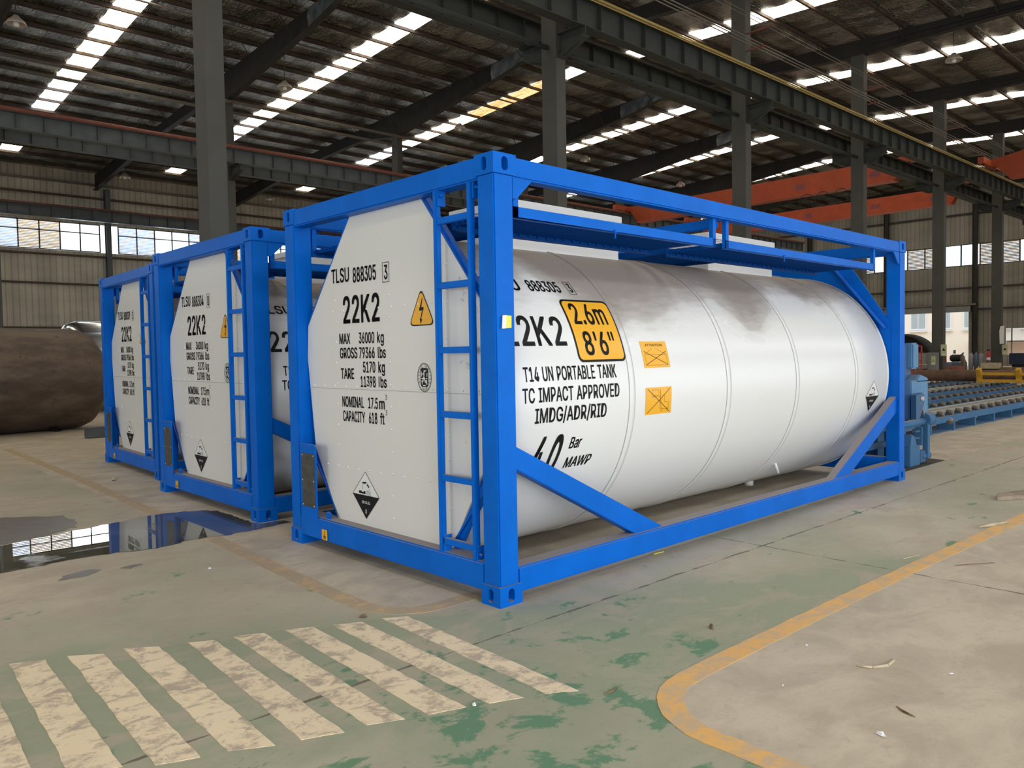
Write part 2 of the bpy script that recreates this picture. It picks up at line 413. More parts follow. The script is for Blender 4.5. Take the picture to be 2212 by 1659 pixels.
def empty(name, loc=(0, 0, 0), rz=0, **t):
    o = bpy.data.objects.new(name, None); COL.objects.link(o); o.location = loc; o.rotation_euler.z = rz
    o.empty_display_size = 0.2
    return tag(o, **t)
CHILD = {}
def copy_tree(o, parent=None):
    c = o.copy(); COL.objects.link(c); c.parent = parent
    for ch in list(o.children): copy_tree(ch, c)
    return c

# ------------------------------------------------------------------ lettering
# letter outlines: closed contours of x, y pairs in thousandths of the type size
GLYPHS = {
    '"': [[78,318,70,509,136,509,128,318],[193,318,185,509,250,509,243,318]],
    "'": [[78,318,70,509,136,509,128,318]],
    '.': [[95,-4,83,-3,73,1,63,9,55,18,51,29,50,41,51,53,55,64,63,73,73,81,83,85,95,87,107,85,118,81,128,73,135,64,140,53,141,41,140,29,135,18,128,9,118,1,107,-3]],
    '/': [[235,533,71,-76,14,-76,178,533]],
    '0': [[227,-7,191,-3,158,7,130,24,105,48,85,77,69,113,57,155,50,202,48,254,50,306,57,353,69,395,85,431,106,461,130,484,159,502,191,512,227,516,262,512,295,502,323,484,348,461,368,431,384,395,396,353,403,306,405,254,403,202,396,155,384,113,368,77,348,48,323,24,295,7,263,-3],[227,50,250,52,271,60,290,74,306,92,320,116,330,144,338,176,342,213,344,254,342,295,338,332,330,365,320,393,306,416,290,435,271,449,250,457,227,460,203,457,182,449,163,435,147,416,134,393,123,365,115,332,111,295,109,254,111,213,115,176,123,144,134,116,147,92,163,74,182,60,203,52]],
    '1': [[76,0,76,55,391,55,391,0],[276,509,276,0,212,0,212,448,209,448,86,358,86,427,198,509]],
    '2': [[64,0,64,47,234,229,282,282,294,298,303,312,311,327,316,341,319,356,320,371,319,389,315,405,308,419,298,431,287,441,273,449,258,455,241,458,224,460,205,458,188,454,172,447,159,438,148,427,139,413,132,398,128,381,127,362,66,362,68,391,75,418,86,442,102,464,121,482,143,496,168,507,196,513,225,516,254,513,281,507,306,497,328,482,346,465,361,445,372,423,379,398,381,372,380,354,377,336,371,318,363,299,351,280,336,259,317,235,294,209,267,180,153,60,153,57,389,57,389,0]],
    '3': [[218,-7,188,-5,159,1,133,10,108,22,88,38,70,57,57,79,48,104,44,132,109,132,112,115,118,100,126,87,137,76,150,66,165,59,182,54,200,51,219,50,239,51,258,55,275,61,291,69,304,80,315,93,323,108,328,125,329,145,328,163,323,180,316,196,306,211,292,223,275,234,254,241,229,246,201,248,157,248,157,299,288,448,288,452,70,452,70,509,372,509,372,461,211,278,211,289,247,290,279,286,308,276,333,262,354,244,371,222,383,198,391,173,393,145,390,116,383,90,370,66,354,45,333,27,309,12,281,2,251,-5]],
    '4': [[40,105,40,158,247,509,311,509,109,166,109,163,413,163,413,105],[282,0,282,121,282,146,282,318,343,318,343,0]],
    '5': [[221,-7,192,-5,165,1,140,11,118,25,99,41,83,60,71,82,63,105,60,130,122,130,125,115,130,102,138,89,148,78,160,68,173,60,188,54,204,51,221,50,241,51,259,56,276,64,291,75,304,89,314,104,322,122,326,141,328,162,326,183,321,203,314,221,303,237,290,251,275,262,257,270,238,275,218,277,201,276,184,273,167,268,152,262,139,255,128,246,67,253,96,509,366,509,366,452,151,452,134,301,136,301,148,311,162,318,178,325,194,330,212,333,229,334,252,332,274,328,294,321,313,311,330,299,345,285,358,269,370,251,379,231,386,210,390,187,391,163,388,132,381,102,369,76,352,52,332,32,309,15,282,3,253,-4]],
    '6': [[226,-7,196,-4,168,3,142,15,119,31,100,51,84,74,73,101,66,130,64,162,65,187,71,212,80,239,93,268,112,302,137,340,252,509,322,509,151,261,145,261,165,288,196,307,208,311,221,313,235,314,265,312,291,305,316,295,337,280,355,262,370,240,380,215,387,187,389,157,387,127,379,98,368,73,352,50,333,30,310,14,284,3,257,-4],[226,48,245,50,263,55,279,63,293,73,304,86,314,101,322,119,326,137,327,157,326,178,322,196,314,213,304,228,293,241,279,251,263,259,245,264,226,265,207,264,190,259,174,252,160,241,148,229,138,214,131,197,126,179,125,158,126,138,131,119,138,102,148,86,160,73,174,63,190,55,207,50]],
    '7': [[97,0,323,448,323,452,62,452,62,509,391,509,391,449,165,0]],
    '8': [[226,-7,193,-5,163,1,136,11,111,25,91,42,74,62,62,84,54,109,52,135,53,156,58,176,65,195,75,212,87,228,101,241,117,252,134,260,153,265,153,267,129,276,109,289,93,308,80,330,73,354,70,380,73,405,79,429,90,450,106,469,124,485,146,498,170,508,197,514,226,516,255,514,282,508,306,498,328,485,346,469,361,450,373,429,379,405,382,380,379,354,372,330,359,308,343,289,323,276,300,267,300,265,319,260,335,252,351,241,365,228,377,212,387,195,395,176,399,156,401,135,398,109,391,84,378,62,362,42,341,25,317,11,289,1,259,-5],[226,49,248,50,267,54,285,60,300,69,313,79,323,91,331,106,335,121,337,139,335,157,330,173,322,189,312,202,298,213,283,223,265,230,247,234,226,235,206,234,187,230,169,223,154,213,140,202,130,189,122,173,117,157,115,139,117,121,121,106,129,91,139,79,152,69,167,60,185,54,205,50],[226,290,244,291,260,294,274,300,287,308,298,318,307,330,314,344,318,359,319,376,318,392,314,407,308,420,299,432,288,442,275,449,260,455,244,459,226,460,208,459,192,455,177,449,164,442,153,432,145,420,138,407,134,392,133,376,134,359,138,344,145,330,154,318,165,308,178,300,193,294,209,291]],
    '9': [[226,516,256,513,285,506,310,494,333,478,352,458,368,434,380,408,387,378,389,347,387,322,382,296,373,270,359,240,340,207,315,168,200,0,130,0,301,248,307,248,287,221,257,202,245,198,232,195,218,195,188,197,161,203,137,214,116,229,98,247,83,269,72,294,66,321,64,352,66,382,73,411,85,436,101,459,120,479,143,494,168,506,196,513],[226,460,207,459,190,454,174,446,160,435,148,423,138,407,131,390,127,372,125,352,127,331,131,313,138,295,148,280,160,268,174,257,190,250,207,245,226,243,245,245,263,249,279,257,293,267,305,280,314,295,322,312,326,330,327,350,326,371,322,390,314,407,305,422,293,435,279,446,263,454,245,459]],
    'A': [[16,0,201,509,276,509,463,0,395,0,287,302,264,372,232,478,245,478,213,371,191,302,85,0],[110,142,110,199,370,199,370,142]],
    'B': [[60,0,60,509,241,509,274,507,304,501,329,491,350,477,367,461,381,442,390,421,396,398,398,374,397,353,393,336,387,320,378,307,368,295,356,286,343,278,329,272,315,267,315,262,331,260,347,254,363,245,378,234,391,220,402,203,411,184,416,161,418,136,416,111,410,88,400,67,386,48,368,31,344,18,317,8,284,2,247,0],[125,57,245,57,281,60,309,67,330,80,344,96,353,115,355,137,354,153,350,169,342,184,333,197,320,209,306,218,289,225,269,229,248,231,125,231],[125,285,238,285,256,287,273,290,288,296,302,304,314,314,323,326,330,340,335,355,336,372,333,393,326,412,313,429,294,442,270,449,240,452,125,452]],
    'C': [[267,-7,225,-3,186,7,150,25,119,49,92,79,70,115,53,157,44,203,40,254,44,305,53,352,70,393,92,429,119,459,150,484,186,501,225,512,267,516,293,514,317,511,340,504,362,496,383,485,402,471,419,456,435,438,448,418,459,397,467,373,473,348,408,348,404,365,397,380,389,395,380,407,369,418,357,428,344,437,330,444,315,449,300,453,284,455,267,456,237,453,209,445,184,432,161,414,141,391,125,364,113,332,106,295,103,254,106,213,113,177,125,145,141,117,161,94,184,76,210,63,237,56,267,53,284,54,300,56,315,60,330,65,344,72,357,81,369,90,380,102,389,114,397,128,404,144,408,160,473,160,467,135,459,112,448,91,435,71,420,53,402,38,383,24,363,13,341,5,317,-2,293,-6]],
    'D': [[219,0,96,0,96,57,215,57,254,60,288,68,318,81,343,99,363,122,379,149,390,181,397,216,399,255,397,294,390,329,379,361,364,388,344,410,320,428,291,441,258,449,221,452,93,452,93,509,225,509,273,505,315,495,353,478,385,455,412,426,433,391,449,351,458,306,462,255,458,205,449,159,433,119,411,83,384,54,351,31,312,14,268,3],[125,509,125,0,60,0,60,509]],
    'E': [[60,0,60,509,372,509,372,452,125,452,125,286,355,286,355,229,125,229,125,57,375,57,375,0]],
    'G': [[269,-7,225,-3,185,7,149,25,118,49,91,79,69,116,53,157,43,203,40,254,43,305,53,352,69,393,91,429,117,459,149,484,184,501,223,512,265,516,291,514,316,510,340,504,363,494,384,483,403,469,421,453,436,436,449,416,460,395,468,373,474,349,408,349,402,365,395,379,387,393,378,406,368,417,356,427,344,436,330,443,315,448,300,453,283,455,265,456,236,453,209,445,183,432,160,414,141,392,125,364,113,332,106,295,103,254,106,213,113,177,125,145,141,117,161,95,184,76,210,63,238,56,269,53,296,55,322,61,345,71,365,85,382,102,396,123,407,147,413,173,415,202,434,199,283,199,283,256,478,256,478,200,475,160,466,124,451,91,431,62,406,38,377,19,344,5,308,-4]],
    'H': [[60,0,60,509,125,509,125,289,392,289,392,509,457,509,457,0,392,0,392,232,125,232,125,0]],
    'I': [[31,0,31,57,118,57,118,452,31,452,31,509,269,509,269,452,183,452,183,57,269,57,269,0]],
    'K': [[104,145,104,216,139,261,174,303,212,344,364,509,448,509,231,276,228,276],[60,0,60,509,125,509,125,334,124,225,125,193,125,0],[372,0,188,259,228,309,449,0]],
    'L': [[60,0,60,509,125,509,125,57,361,57,361,0]],
    'M': [[60,0,60,509,152,509,277,187,287,159,299,123,311,84,322,49,307,49,318,83,330,121,342,158,352,187,476,509,568,509,568,0,504,0,504,291,504,327,505,369,506,413,507,457,513,457,498,409,482,363,467,322,456,291,342,0,286,0,170,291,159,321,145,361,129,408,112,457,119,457,120,416,121,372,122,328,122,291,122,0]],
    'N': [[60,0,60,509,136,509,343,183,363,151,388,107,414,55,405,54,401,108,399,157,399,195,399,509,463,509,463,0,387,0,202,290,177,331,148,381,108,452,119,454,122,384,124,328,125,291,125,0]],
    'O': [[267,-7,225,-3,186,7,150,25,119,49,92,79,70,115,53,157,44,203,40,254,44,305,53,352,70,393,92,429,119,459,150,484,186,501,225,512,267,516,309,512,348,501,384,484,415,459,442,429,464,393,480,352,490,305,493,254,490,203,480,157,464,115,442,79,415,49,384,25,348,7,309,-3],[267,53,296,55,324,63,349,76,372,94,392,116,408,144,420,176,428,213,430,254,428,295,420,332,408,365,392,392,372,415,349,433,324,446,296,453,267,456,237,453,210,445,184,433,161,415,142,392,125,364,113,332,106,295,103,254,106,213,113,176,125,144,142,117,161,94,184,76,210,63,237,55]],
    'P': [[60,0,60,509,235,509,272,506,305,499,332,487,356,471,375,452,390,430,400,404,407,377,409,348,407,318,400,291,390,265,375,243,356,223,332,207,305,195,272,188,235,186,109,186,109,242,233,242,257,244,279,248,297,256,312,266,324,279,333,294,339,310,343,328,344,348,343,367,339,385,333,402,324,416,312,428,297,439,279,446,257,451,232,452,125,452,125,0]],
    'R': [[60,0,60,509,236,509,273,506,305,500,333,489,356,473,376,455,390,433,401,408,407,381,409,352,407,323,401,296,390,271,376,250,356,232,333,217,305,206,273,200,236,198,96,198,96,255,234,255,258,256,280,260,298,267,313,276,325,287,334,300,340,316,344,333,345,352,344,371,340,389,334,405,325,419,313,430,298,440,279,446,258,451,233,452,125,452,125,0],[353,0,230,229,303,229,428,0]],
    'S': [[224,-9,188,-7,156,-1,128,9,102,23,81,40,64,60,51,83,42,109,38,137,104,137,108,118,114,102,123,88,136,76,150,66,166,59,185,53,204,50,224,49,246,50,267,54,286,60,303,69,317,79,329,92,338,106,344,122,346,139,344,154,340,168,332,179,322,189,310,197,296,205,245,222,184,239,145,253,112,269,86,289,67,313,56,341,52,372,54,400,62,425,75,448,92,468,113,484,138,498,165,508,195,514,227,516,259,514,289,508,316,498,340,484,360,468,377,449,390,427,398,403,401,378,337,378,332,402,320,421,302,437,280,449,254,456,225,459,204,457,185,454,167,448,152,440,139,430,129,418,121,405,117,391,115,376,117,359,122,345,131,334,142,324,155,315,169,308,212,293,264,279,312,264,328,256,344,248,359,238,372,226,384,213,395,198,402,180,407,161,408,139,406,112,399,87,386,64,370,43,349,25,323,11,294,0,261,-7]],
    'T': [[32,452,32,509,417,509,417,452,257,452,257,0,193,0,193,452]],
    'U': [[259,-8,220,-6,186,2,154,15,126,33,103,55,85,80,71,108,63,140,60,173,60,509,124,509,124,178,126,155,132,133,141,113,153,95,169,80,187,68,208,59,232,53,259,52,285,53,309,59,331,68,349,80,364,95,377,113,385,133,391,155,393,178,393,509,457,509,457,173,454,140,446,108,433,80,414,55,391,33,363,15,332,2,297,-6]],
    'V': [[204,0,16,509,84,509,192,206,215,137,248,31,235,31,267,138,290,206,395,509,463,509,278,0]],
    'W': [[155,0,16,509,82,509,163,196,175,145,187,94,197,40,189,40,200,94,211,145,224,196,306,509,380,509,462,196,474,145,486,94,497,40,488,40,499,94,510,145,523,196,603,509,670,509,530,0,455,0,368,323,351,391,336,475,350,475,335,395,318,323,230,0]],
    'X': [[18,0,217,284,217,236,29,509,104,509,178,400,204,361,223,329,243,292,232,292,252,329,272,361,298,400,374,509,446,509,259,239,259,287,456,0,382,0,292,129,268,165,250,195,230,231,244,231,225,196,206,166,182,129,91,0]],
    'Y': [[203,0,203,208,16,509,91,509,192,344,222,292,250,230,224,230,251,293,280,344,381,509,455,509,268,208,268,0]],
    'a': [[160,-9,137,-7,115,-3,94,5,76,15,60,29,48,45,38,63,32,84,30,108,32,128,36,146,43,161,53,174,64,184,78,193,92,200,108,206,125,211,178,220,234,227,265,235,276,255,276,257,275,272,272,285,267,297,260,307,251,315,240,322,227,327,212,330,196,331,178,330,163,327,149,322,118,301,100,274,41,291,51,313,64,331,79,346,95,358,114,368,133,375,153,380,173,383,194,384,239,379,255,375,271,369,286,360,300,350,312,336,322,320,330,301,335,278,337,251,337,0,277,0,277,52,272,52,252,25,242,16,229,8,215,1,199,-4,181,-7],[170,45,192,47,211,51,228,59,242,68,254,80,263,93,270,108,274,122,276,138,276,190,259,182,231,176,200,171,175,168,134,159,122,153,112,147,103,139,97,130,93,118,92,105,93,93,96,82,102,72,109,64,119,57,130,52,142,48,156,46]],
    'b': [[229,-8,208,-7,189,-3,172,4,159,12,147,21,138,31,118,59,112,59,112,0,53,0,53,509,114,509,114,319,118,319,137,346,147,355,158,364,171,373,188,379,207,383,229,384,259,382,287,374,313,361,335,342,354,320,370,293,381,261,388,227,390,189,388,151,381,116,370,84,355,57,336,34,313,16,288,3,260,-6],[220,47,242,49,262,55,279,66,294,80,306,97,316,117,323,139,327,163,328,189,327,215,323,239,316,261,307,281,295,298,280,311,262,322,243,328,220,330,198,328,178,322,161,312,147,299,134,282,125,263,118,241,114,216,113,189,114,162,118,138,125,115,135,95,147,78,162,65,179,55,198,49]],
    'f': [[228,379,228,327,6,327,6,379],[81,0,81,432,82,452,87,470,96,486,107,499,120,510,135,519,152,525,169,529,187,530,222,527,243,521,227,468,215,472,195,474,178,472,164,468,154,460,147,449,143,435,142,419,142,0]],
    'g': [[207,-151,180,-149,156,-146,134,-140,114,-132,97,-122,82,-110,70,-97,59,-84,51,-69,101,-41,122,-66,131,-74,142,-82,154,-88,169,-93,187,-96,207,-97,236,-95,261,-87,282,-75,298,-58,308,-34,311,-6,311,68,306,68,287,41,277,32,266,23,252,16,236,10,217,6,195,5,165,7,138,14,113,27,90,43,71,65,55,90,43,120,36,154,34,191,36,229,43,263,55,293,71,320,90,342,112,361,138,374,166,382,196,384,218,383,237,379,253,373,267,365,279,356,288,346,308,319,313,319,313,379,372,379,372,-9,370,-40,363,-67,350,-90,334,-109,314,-124,291,-136,265,-144,237,-149],[205,59,227,61,246,66,264,75,278,87,290,103,300,121,307,142,311,166,312,193,311,219,307,242,300,264,291,283,279,299,264,312,247,322,227,328,205,330,182,328,163,322,145,312,130,298,118,282,109,262,102,241,98,218,96,193,98,167,102,144,109,123,118,104,131,88,145,76,163,66,183,61]],
    'k': [[110,137,110,212,121,212,284,379,360,379,184,199,177,199],[53,0,53,509,114,509,114,0],[294,0,148,186,191,229,372,0]],
    'l': [[139,-2,112,0,91,8,74,20,62,37,55,59,53,84,53,509,114,509,114,99,114,83,117,71,120,62,126,57,135,53,146,52,160,53,170,54,181,3,162,-1]],
    'm': [[53,0,53,379,112,379,112,295,108,295,114,314,122,331,132,346,144,358,158,368,172,376,187,382,203,385,219,386,245,383,268,375,287,361,303,342,314,320,321,295,312,295,318,312,326,329,337,343,350,356,364,366,381,375,398,381,417,385,437,386,458,385,478,380,497,372,514,361,529,346,541,328,550,307,555,283,557,255,557,0,496,0,496,254,493,279,485,298,473,313,456,323,438,329,419,330,402,329,387,326,374,320,363,312,353,302,345,290,340,277,336,263,335,247,335,0,274,0,274,260,272,280,265,297,253,311,238,322,220,328,199,330,185,329,171,326,158,320,145,312,135,302,126,289,119,274,115,257,114,238,114,0]],
    'r': [[53,0,53,379,112,379,112,321,115,321,124,339,137,354,152,367,171,377,191,383,213,385,229,384,243,384,243,322,230,324,207,326,190,324,174,321,159,315,146,306,135,296,126,284,119,269,115,254,114,237,114,0]],
    's': [[182,-8,157,-7,133,-3,112,3,93,12,76,24,62,38,50,54,41,73,36,94,94,107,101,87,111,72,124,60,141,52,160,47,181,45,206,47,227,53,244,62,258,74,265,88,268,103,266,115,262,126,254,136,243,144,229,150,212,155,149,170,118,180,92,192,72,208,58,227,50,249,47,274,49,295,55,314,65,332,79,347,95,360,115,370,137,378,161,383,187,384,212,383,234,379,254,372,271,363,286,352,299,339,309,324,318,308,324,290,268,277,262,291,254,304,243,316,228,325,210,331,187,333,166,331,147,326,131,317,119,305,111,292,109,277,110,264,115,253,124,243,136,235,152,229,172,223,229,209,261,200,287,187,306,171,320,153,328,131,331,107,329,85,323,65,312,47,298,31,281,18,260,6,236,-2,210,-7]],
    't': [[204,379,204,327,6,327,6,379],[65,471,126,471,126,98,127,83,130,70,136,61,144,55,156,51,170,50,185,51,202,54,213,2,192,-3,168,-4,138,-1,113,7,92,21,77,41,68,64,65,93]],
    '腐': [[168,174,215,146,229,160,182,187],[262,237,262,213,161,213,161,193,262,193,262,149,257,144,225,144,232,127,275,130,284,136,286,148,286,193,328,193,328,213,286,213,286,237],[195,132,191,112,91,112,91,-25,115,-25,115,92,183,92,161,71,123,57,134,42,170,54,194,72,232,57,264,42,278,56,243,71,203,86,207,92,287,92,287,1,281,-4,242,-4,249,-25,280,-24,300,-21,309,-13,311,1,311,112,213,112,216,132],[192,56,169,28,123,9,136,-7,171,7,196,26,258,-3,272,11,206,39,214,56],[143,239,113,206,76,179,91,161,114,178,114,124,138,124,138,200,164,232],[162,291,175,268,43,268,43,161,38,73,13,-14,34,-30,62,65,68,161,68,245,332,245,332,268,204,268,187,296]],
    '蚀': [[156,226,156,93,224,93,224,20,141,9,146,-17,301,6,311,-25,335,-16,318,30,294,82,271,74,292,30,250,24,250,93,315,93,315,226,250,226,250,294,224,294,224,226],[181,201,224,201,224,118,181,118],[250,201,290,201,290,118,250,118],[55,293,38,218,8,157,29,141,47,175,63,215,120,215,100,169,122,161,138,195,152,235,134,241,130,239,70,239,81,289],[59,-26,77,-11,144,34,136,56,89,26,89,172,63,172,63,27,56,6,44,-7]],
    '品': [[106,254,245,254,245,188,106,188],[80,279,80,162,272,162,272,279],[29,125,29,-28,54,-28,54,-9,127,-9,127,-25,154,-25,154,125],[54,16,54,100,127,100,127,16],[192,125,192,-28,217,-28,217,-9,297,-9,297,-26,324,-26,324,125],[217,16,217,100,297,100,297,16]],
    '超': [[208,122,292,122,292,57,208,57],[183,144,183,35,318,35,318,144],[34,136,29,50,9,-16,31,-28,43,3,51,40,104,-7,194,-19,329,-19,340,7,265,6,193,6,146,9,110,18,110,88,165,88,165,112,110,112,110,161,166,161,180,150,224,192,246,257,300,257,295,207,290,188,279,185,245,186,252,164,291,164,311,172,320,200,325,269,326,279,172,279,172,257,221,257,204,205,168,170,168,185,106,185,106,229,161,229,161,252,106,252,106,294,81,294,81,252,26,252,26,229,81,229,81,185,18,185,18,161,86,161,86,33,69,54,56,84,58,135]],
    '载': [[258,275,282,251,300,229,320,243,301,265,277,287],[294,175,277,127,255,81,247,132,241,194,333,194,333,215,240,215,239,294,213,294,215,215,129,215,129,245,191,245,191,266,129,266,129,294,104,294,104,266,37,266,37,245,104,245,104,215,19,215,19,194,216,194,224,116,237,51,209,17,178,-11,196,-29,223,-5,246,22,269,-13,300,-25,326,-11,337,43,317,57,312,13,302,0,281,13,264,48,295,105,317,168],[23,32,26,8,117,17,117,-27,141,-27,141,20,205,26,205,48,141,42,141,75,197,75,197,98,141,98,141,126,117,126,117,98,68,98,90,137,204,137,204,159,101,159,112,186,86,193,74,159,24,159,24,137,64,137,50,112,34,94,42,70,71,75,117,75,117,40]],
    '禁': [[231,38,271,7,303,-23,325,-9,292,21,252,50],[63,136,63,114,292,114,292,136],[87,50,57,18,19,-7,40,-23,78,6,111,42],[85,294,85,259,26,259,26,237,77,237,48,198,13,169,29,151,59,177,85,212,85,148,109,148,109,211,150,178,164,195,109,233,109,237,158,237,158,259,109,259,109,294],[23,86,23,63,163,63,163,0,156,-6,109,-5,118,-28,152,-28,175,-25,187,-16,190,0,190,63,328,63,328,86],[237,294,237,259,174,259,174,237,227,237,196,199,159,171,175,153,208,180,237,215,237,148,262,148,262,214,289,179,319,153,335,171,300,199,269,237,324,237,324,259,262,259,262,294]]}
_fc = {}
def glyph(ch, bold):
    """one letter as flat triangles: (verts, faces, advance)"""
    if (ch, bold) in _fc: return _fc[(ch, bold)]
    cs = [[(c[i]/1000, c[i+1]/1000) for i in range(0, len(c), 2)] for c in GLYPHS[ch]]
    xs = [x for c in cs for x, _ in c]; adv = max(xs)+max(.02, min(xs))
    V, F_ = [], []
    for group in ([[c] for c in cs] if ch in 'Kktf' else [cs]):
        cu = bpy.data.curves.new('t', 'CURVE'); cu.dimensions = '2D'; cu.fill_mode = 'BOTH'
        for c in group:
            sp = cu.splines.new('POLY'); sp.points.add(len(c)-1); sp.use_cyclic_u = True
            for q, (x, y) in zip(sp.points, c): q.co = (x, y, 0, 1)
        o = bpy.data.objects.new('t', cu); COL.objects.link(o)
        dg = bpy.context.evaluated_depsgraph_get(); dg.update()
        me = bpy.data.meshes.new_from_object(o.evaluated_get(dg), depsgraph=dg); k = len(V)
        V += [(v.co.x, v.co.y) for v in me.vertices]; F_ += [tuple(i+k for i in q.vertices) for q in me.polygons]
        bpy.data.objects.remove(o, do_unlink=True); bpy.data.curves.remove(cu); bpy.data.meshes.remove(me)
    if bold:                                   # heavier weight: the same outline laid again a little to each side
        V0, F0 = list(V), list(F_)
        for dx, dy in ((-1, -.6), (1, -.6), (-1, .6), (1, .6)):
            k = len(V); V += [(a+dx*bold, b+dy*bold) for a, b in V0]; F_ += [tuple(i+k for i in q) for q in F0]
    _fc[(ch, bold)] = (V, F_, adv); return _fc[(ch, bold)]
def glyphs(txt, bold=0.0):
    V, F_, x = [], [], 0
    for ch in txt:
        if ch == ' ': x += .26; continue
        v, q, adv = glyph(ch, bold); k = len(V)
        V += [(a+x, b) for a, b in v]; F_ += [tuple(i+k for i in t) for t in q]; x += adv
    return V, F_
CAP = max(c for c in GLYPHS['H'][0][1::2])/1000
class Flat:
    """2-D drawing (u to the right, v up) collected by colour, later laid on a plane or wrapped on the tank"""
    def __init__(s): s.parts = {}
    def _a(s, mat, vs, fs, lift=0):
        L = s.parts.setdefault(mat, ([], [])); k = len(L[0])
        L[0].extend((a, b, lift) for a, b in vs); L[1].extend(tuple(i+k for i in q) for q in fs)
    def text(s, txt, u0, u1, v0, v1, mat='black', bold=0.016, slant=0.0, lift=0.0012):
        vs, fs = glyphs(txt, bold)
        if not vs: return
        a0 = min(v[0] for v in vs); a1 = max(v[0] for v in vs); sy = (v1-v0)/CAP; sx = (u1-u0)/max(1e-6, (a1-a0))
        s._a(mat, [(u0+(x-a0)*sx+slant*y*sy, v0+y*sy) for x, y in vs], fs, lift)
    def poly(s, pts, mat='black', lift=0.0008):
        s._a(mat, pts, [tuple(range(len(pts)))], lift)
    def rect(s, u0, u1, v0, v1, mat='black', lift=0.0008): s.poly([(u0, v0), (u1, v0), (u1, v1), (u0, v1)], mat, lift)
    def line(s, a, b, w, mat='black', lift=0.0014):
        a, b = Vector(a), Vector(b); d = (b-a).normalized(); q = Vector((-d.y, d.x))*w/2
        s.poly([tuple(a-q), tuple(b-q), tuple(b+q), tuple(a+q)], mat, lift)
    def ring(s, pts, w, mat='black', lift=0.0014):
        for i in range(len(pts)): s.line(pts[i], pts[(i+1) % len(pts)], w, mat, lift)
    def rrect(s, u0, u1, v0, v1, r, mat, lift=0.0008):
        pts = []
        for cx, cy, a0 in ((u1-r, v1-r, 0), (u0+r, v1-r, 90), (u0+r, v0+r, 180), (u1-r, v0+r, 270)):
            for k in range(7):
                t = math.radians(a0+15*k); pts.append((cx+r*math.cos(t), cy+r*math.sin(t)))
        s.poly(pts, mat, lift)
    def build(s, name, fn, parent, step=None):
        """fn(u, v, lift) -> xyz ; step: cut the faces every `step` in v so that they follow the curve"""
        me = bpy.data.meshes.new(name); V = []; F = []; MI = []
        for mi, (mat, (vs, fs)) in enumerate(s.parts.items()):
            bm = bmesh.new(); L = [bm.verts.new(v) for v in vs]
            for q in fs:
                try: bm.faces.new([L[i] for i in q])
                except ValueError: pass
            if step:
                lo = min(v[1] for v in vs); hi = max(v[1] for v in vs); t = math.floor(lo/step)*step
                while t < hi:
                    bmesh.ops.bisect_plane(bm, geom=bm.verts[:]+bm.edges[:]+bm.faces[:], plane_co=(0, t, 0), plane_no=(0, 1, 0)); t += step
            bmesh.ops.triangulate(bm, faces=bm.faces)
            bm.verts.index_update(); k = len(V)
            V += [fn(v.co.x, v.co.y, v.co.z) for v in bm.verts]
            for q in bm.faces: F.append(tuple(v.index+k for v in q.verts)); MI.append(mi)
            bm.free(); me.materials.append(MT[mat])
        me.from_pydata(V, [], F); me.polygons.foreach_set('material_index', MI); me.update()
        return link(name, me, parent)

def hazard_diamond(F, cx, cy, h):
    """black and white class 8 label, half height h"""
    F.poly([(cx, cy-h), (cx+h, cy), (cx, cy+h), (cx-h, cy)], 'white', 0.0006)
    F.poly([(cx, cy-h), (cx+h, cy-0.0), (cx-h, cy)], 'black', 0.0010)
    F.ring([(cx, cy-h), (cx+h, cy), (cx, cy+h), (cx-h, cy)], h*0.022)
    k = h
    F.line((cx-0.02*k-.22*k, cy+.52*k), (cx+.06*k, cy+.55*k), .07*k); F.line((cx-.22*k, cy+.47*k), (cx+.04*k, cy+.50*k), .012*k)
    F.line((cx+.08*k, cy+.55*k), (cx+.28*k, cy+.42*k), .012*k); F.line((cx+.10*k, cy+.47*k), (cx+.27*k, cy+.36*k), .07*k)
    F.line((cx-.24*k, cy+.42*k), (cx-.24*k, cy+.22*k), .018*k); F.line((cx+.27*k, cy+.30*k), (cx+.27*k, cy+.18*k), .018*k)
    F.rect(cx-.52*k, cx-.02*k, cy+.05*k, cy+.17*k, 'black', .0012)
    F.rect(cx-.30*k, cx-.16*k, cy+.13*k, cy+.19*k, 'white', .0016)
    for i in range(4): F.line((cx+.08*k, cy+(.05+.05*i)*k), (cx+.40*k, cy+(.02+.045*i)*k), .012*k)
    F.line((cx+.08*k, cy+.05*k), (cx+.04*k, cy+.17*k), .012*k); F.line((cx+.04*k, cy+.17*k), (cx+.18*k, cy+.22*k), .012*k)
    F.text('腐蚀品', cx-.30*k, cx+.30*k, cy-.36*k, cy-.16*k, 'white', 0.0, lift=.0018)
    F.text('8', cx-.05*k, cx+.05*k, cy-.78*k, cy-.60*k, 'white', 0.0, lift=.0018)

# ------------------------------------------------------------------ tank containers
L_, W_, H_ = 6.058, 2.438, 2.591
R_, YC_, ZC_ = 1.11, 1.219, 1.157
mirror = lambda y: W_-y
OCT = [(.80, 2.46), (1.64, 2.46), (2.27, 1.70), (2.29, 1.45), (2.20, .75), (1.87, .20), (.57, .20), (.24, .75), (.15, 1.45), (.17, 1.70)]
_cache = {}
def cached(key, fn):
    if key not in _cache: _cache[key] = fn()
    return _cache[key]

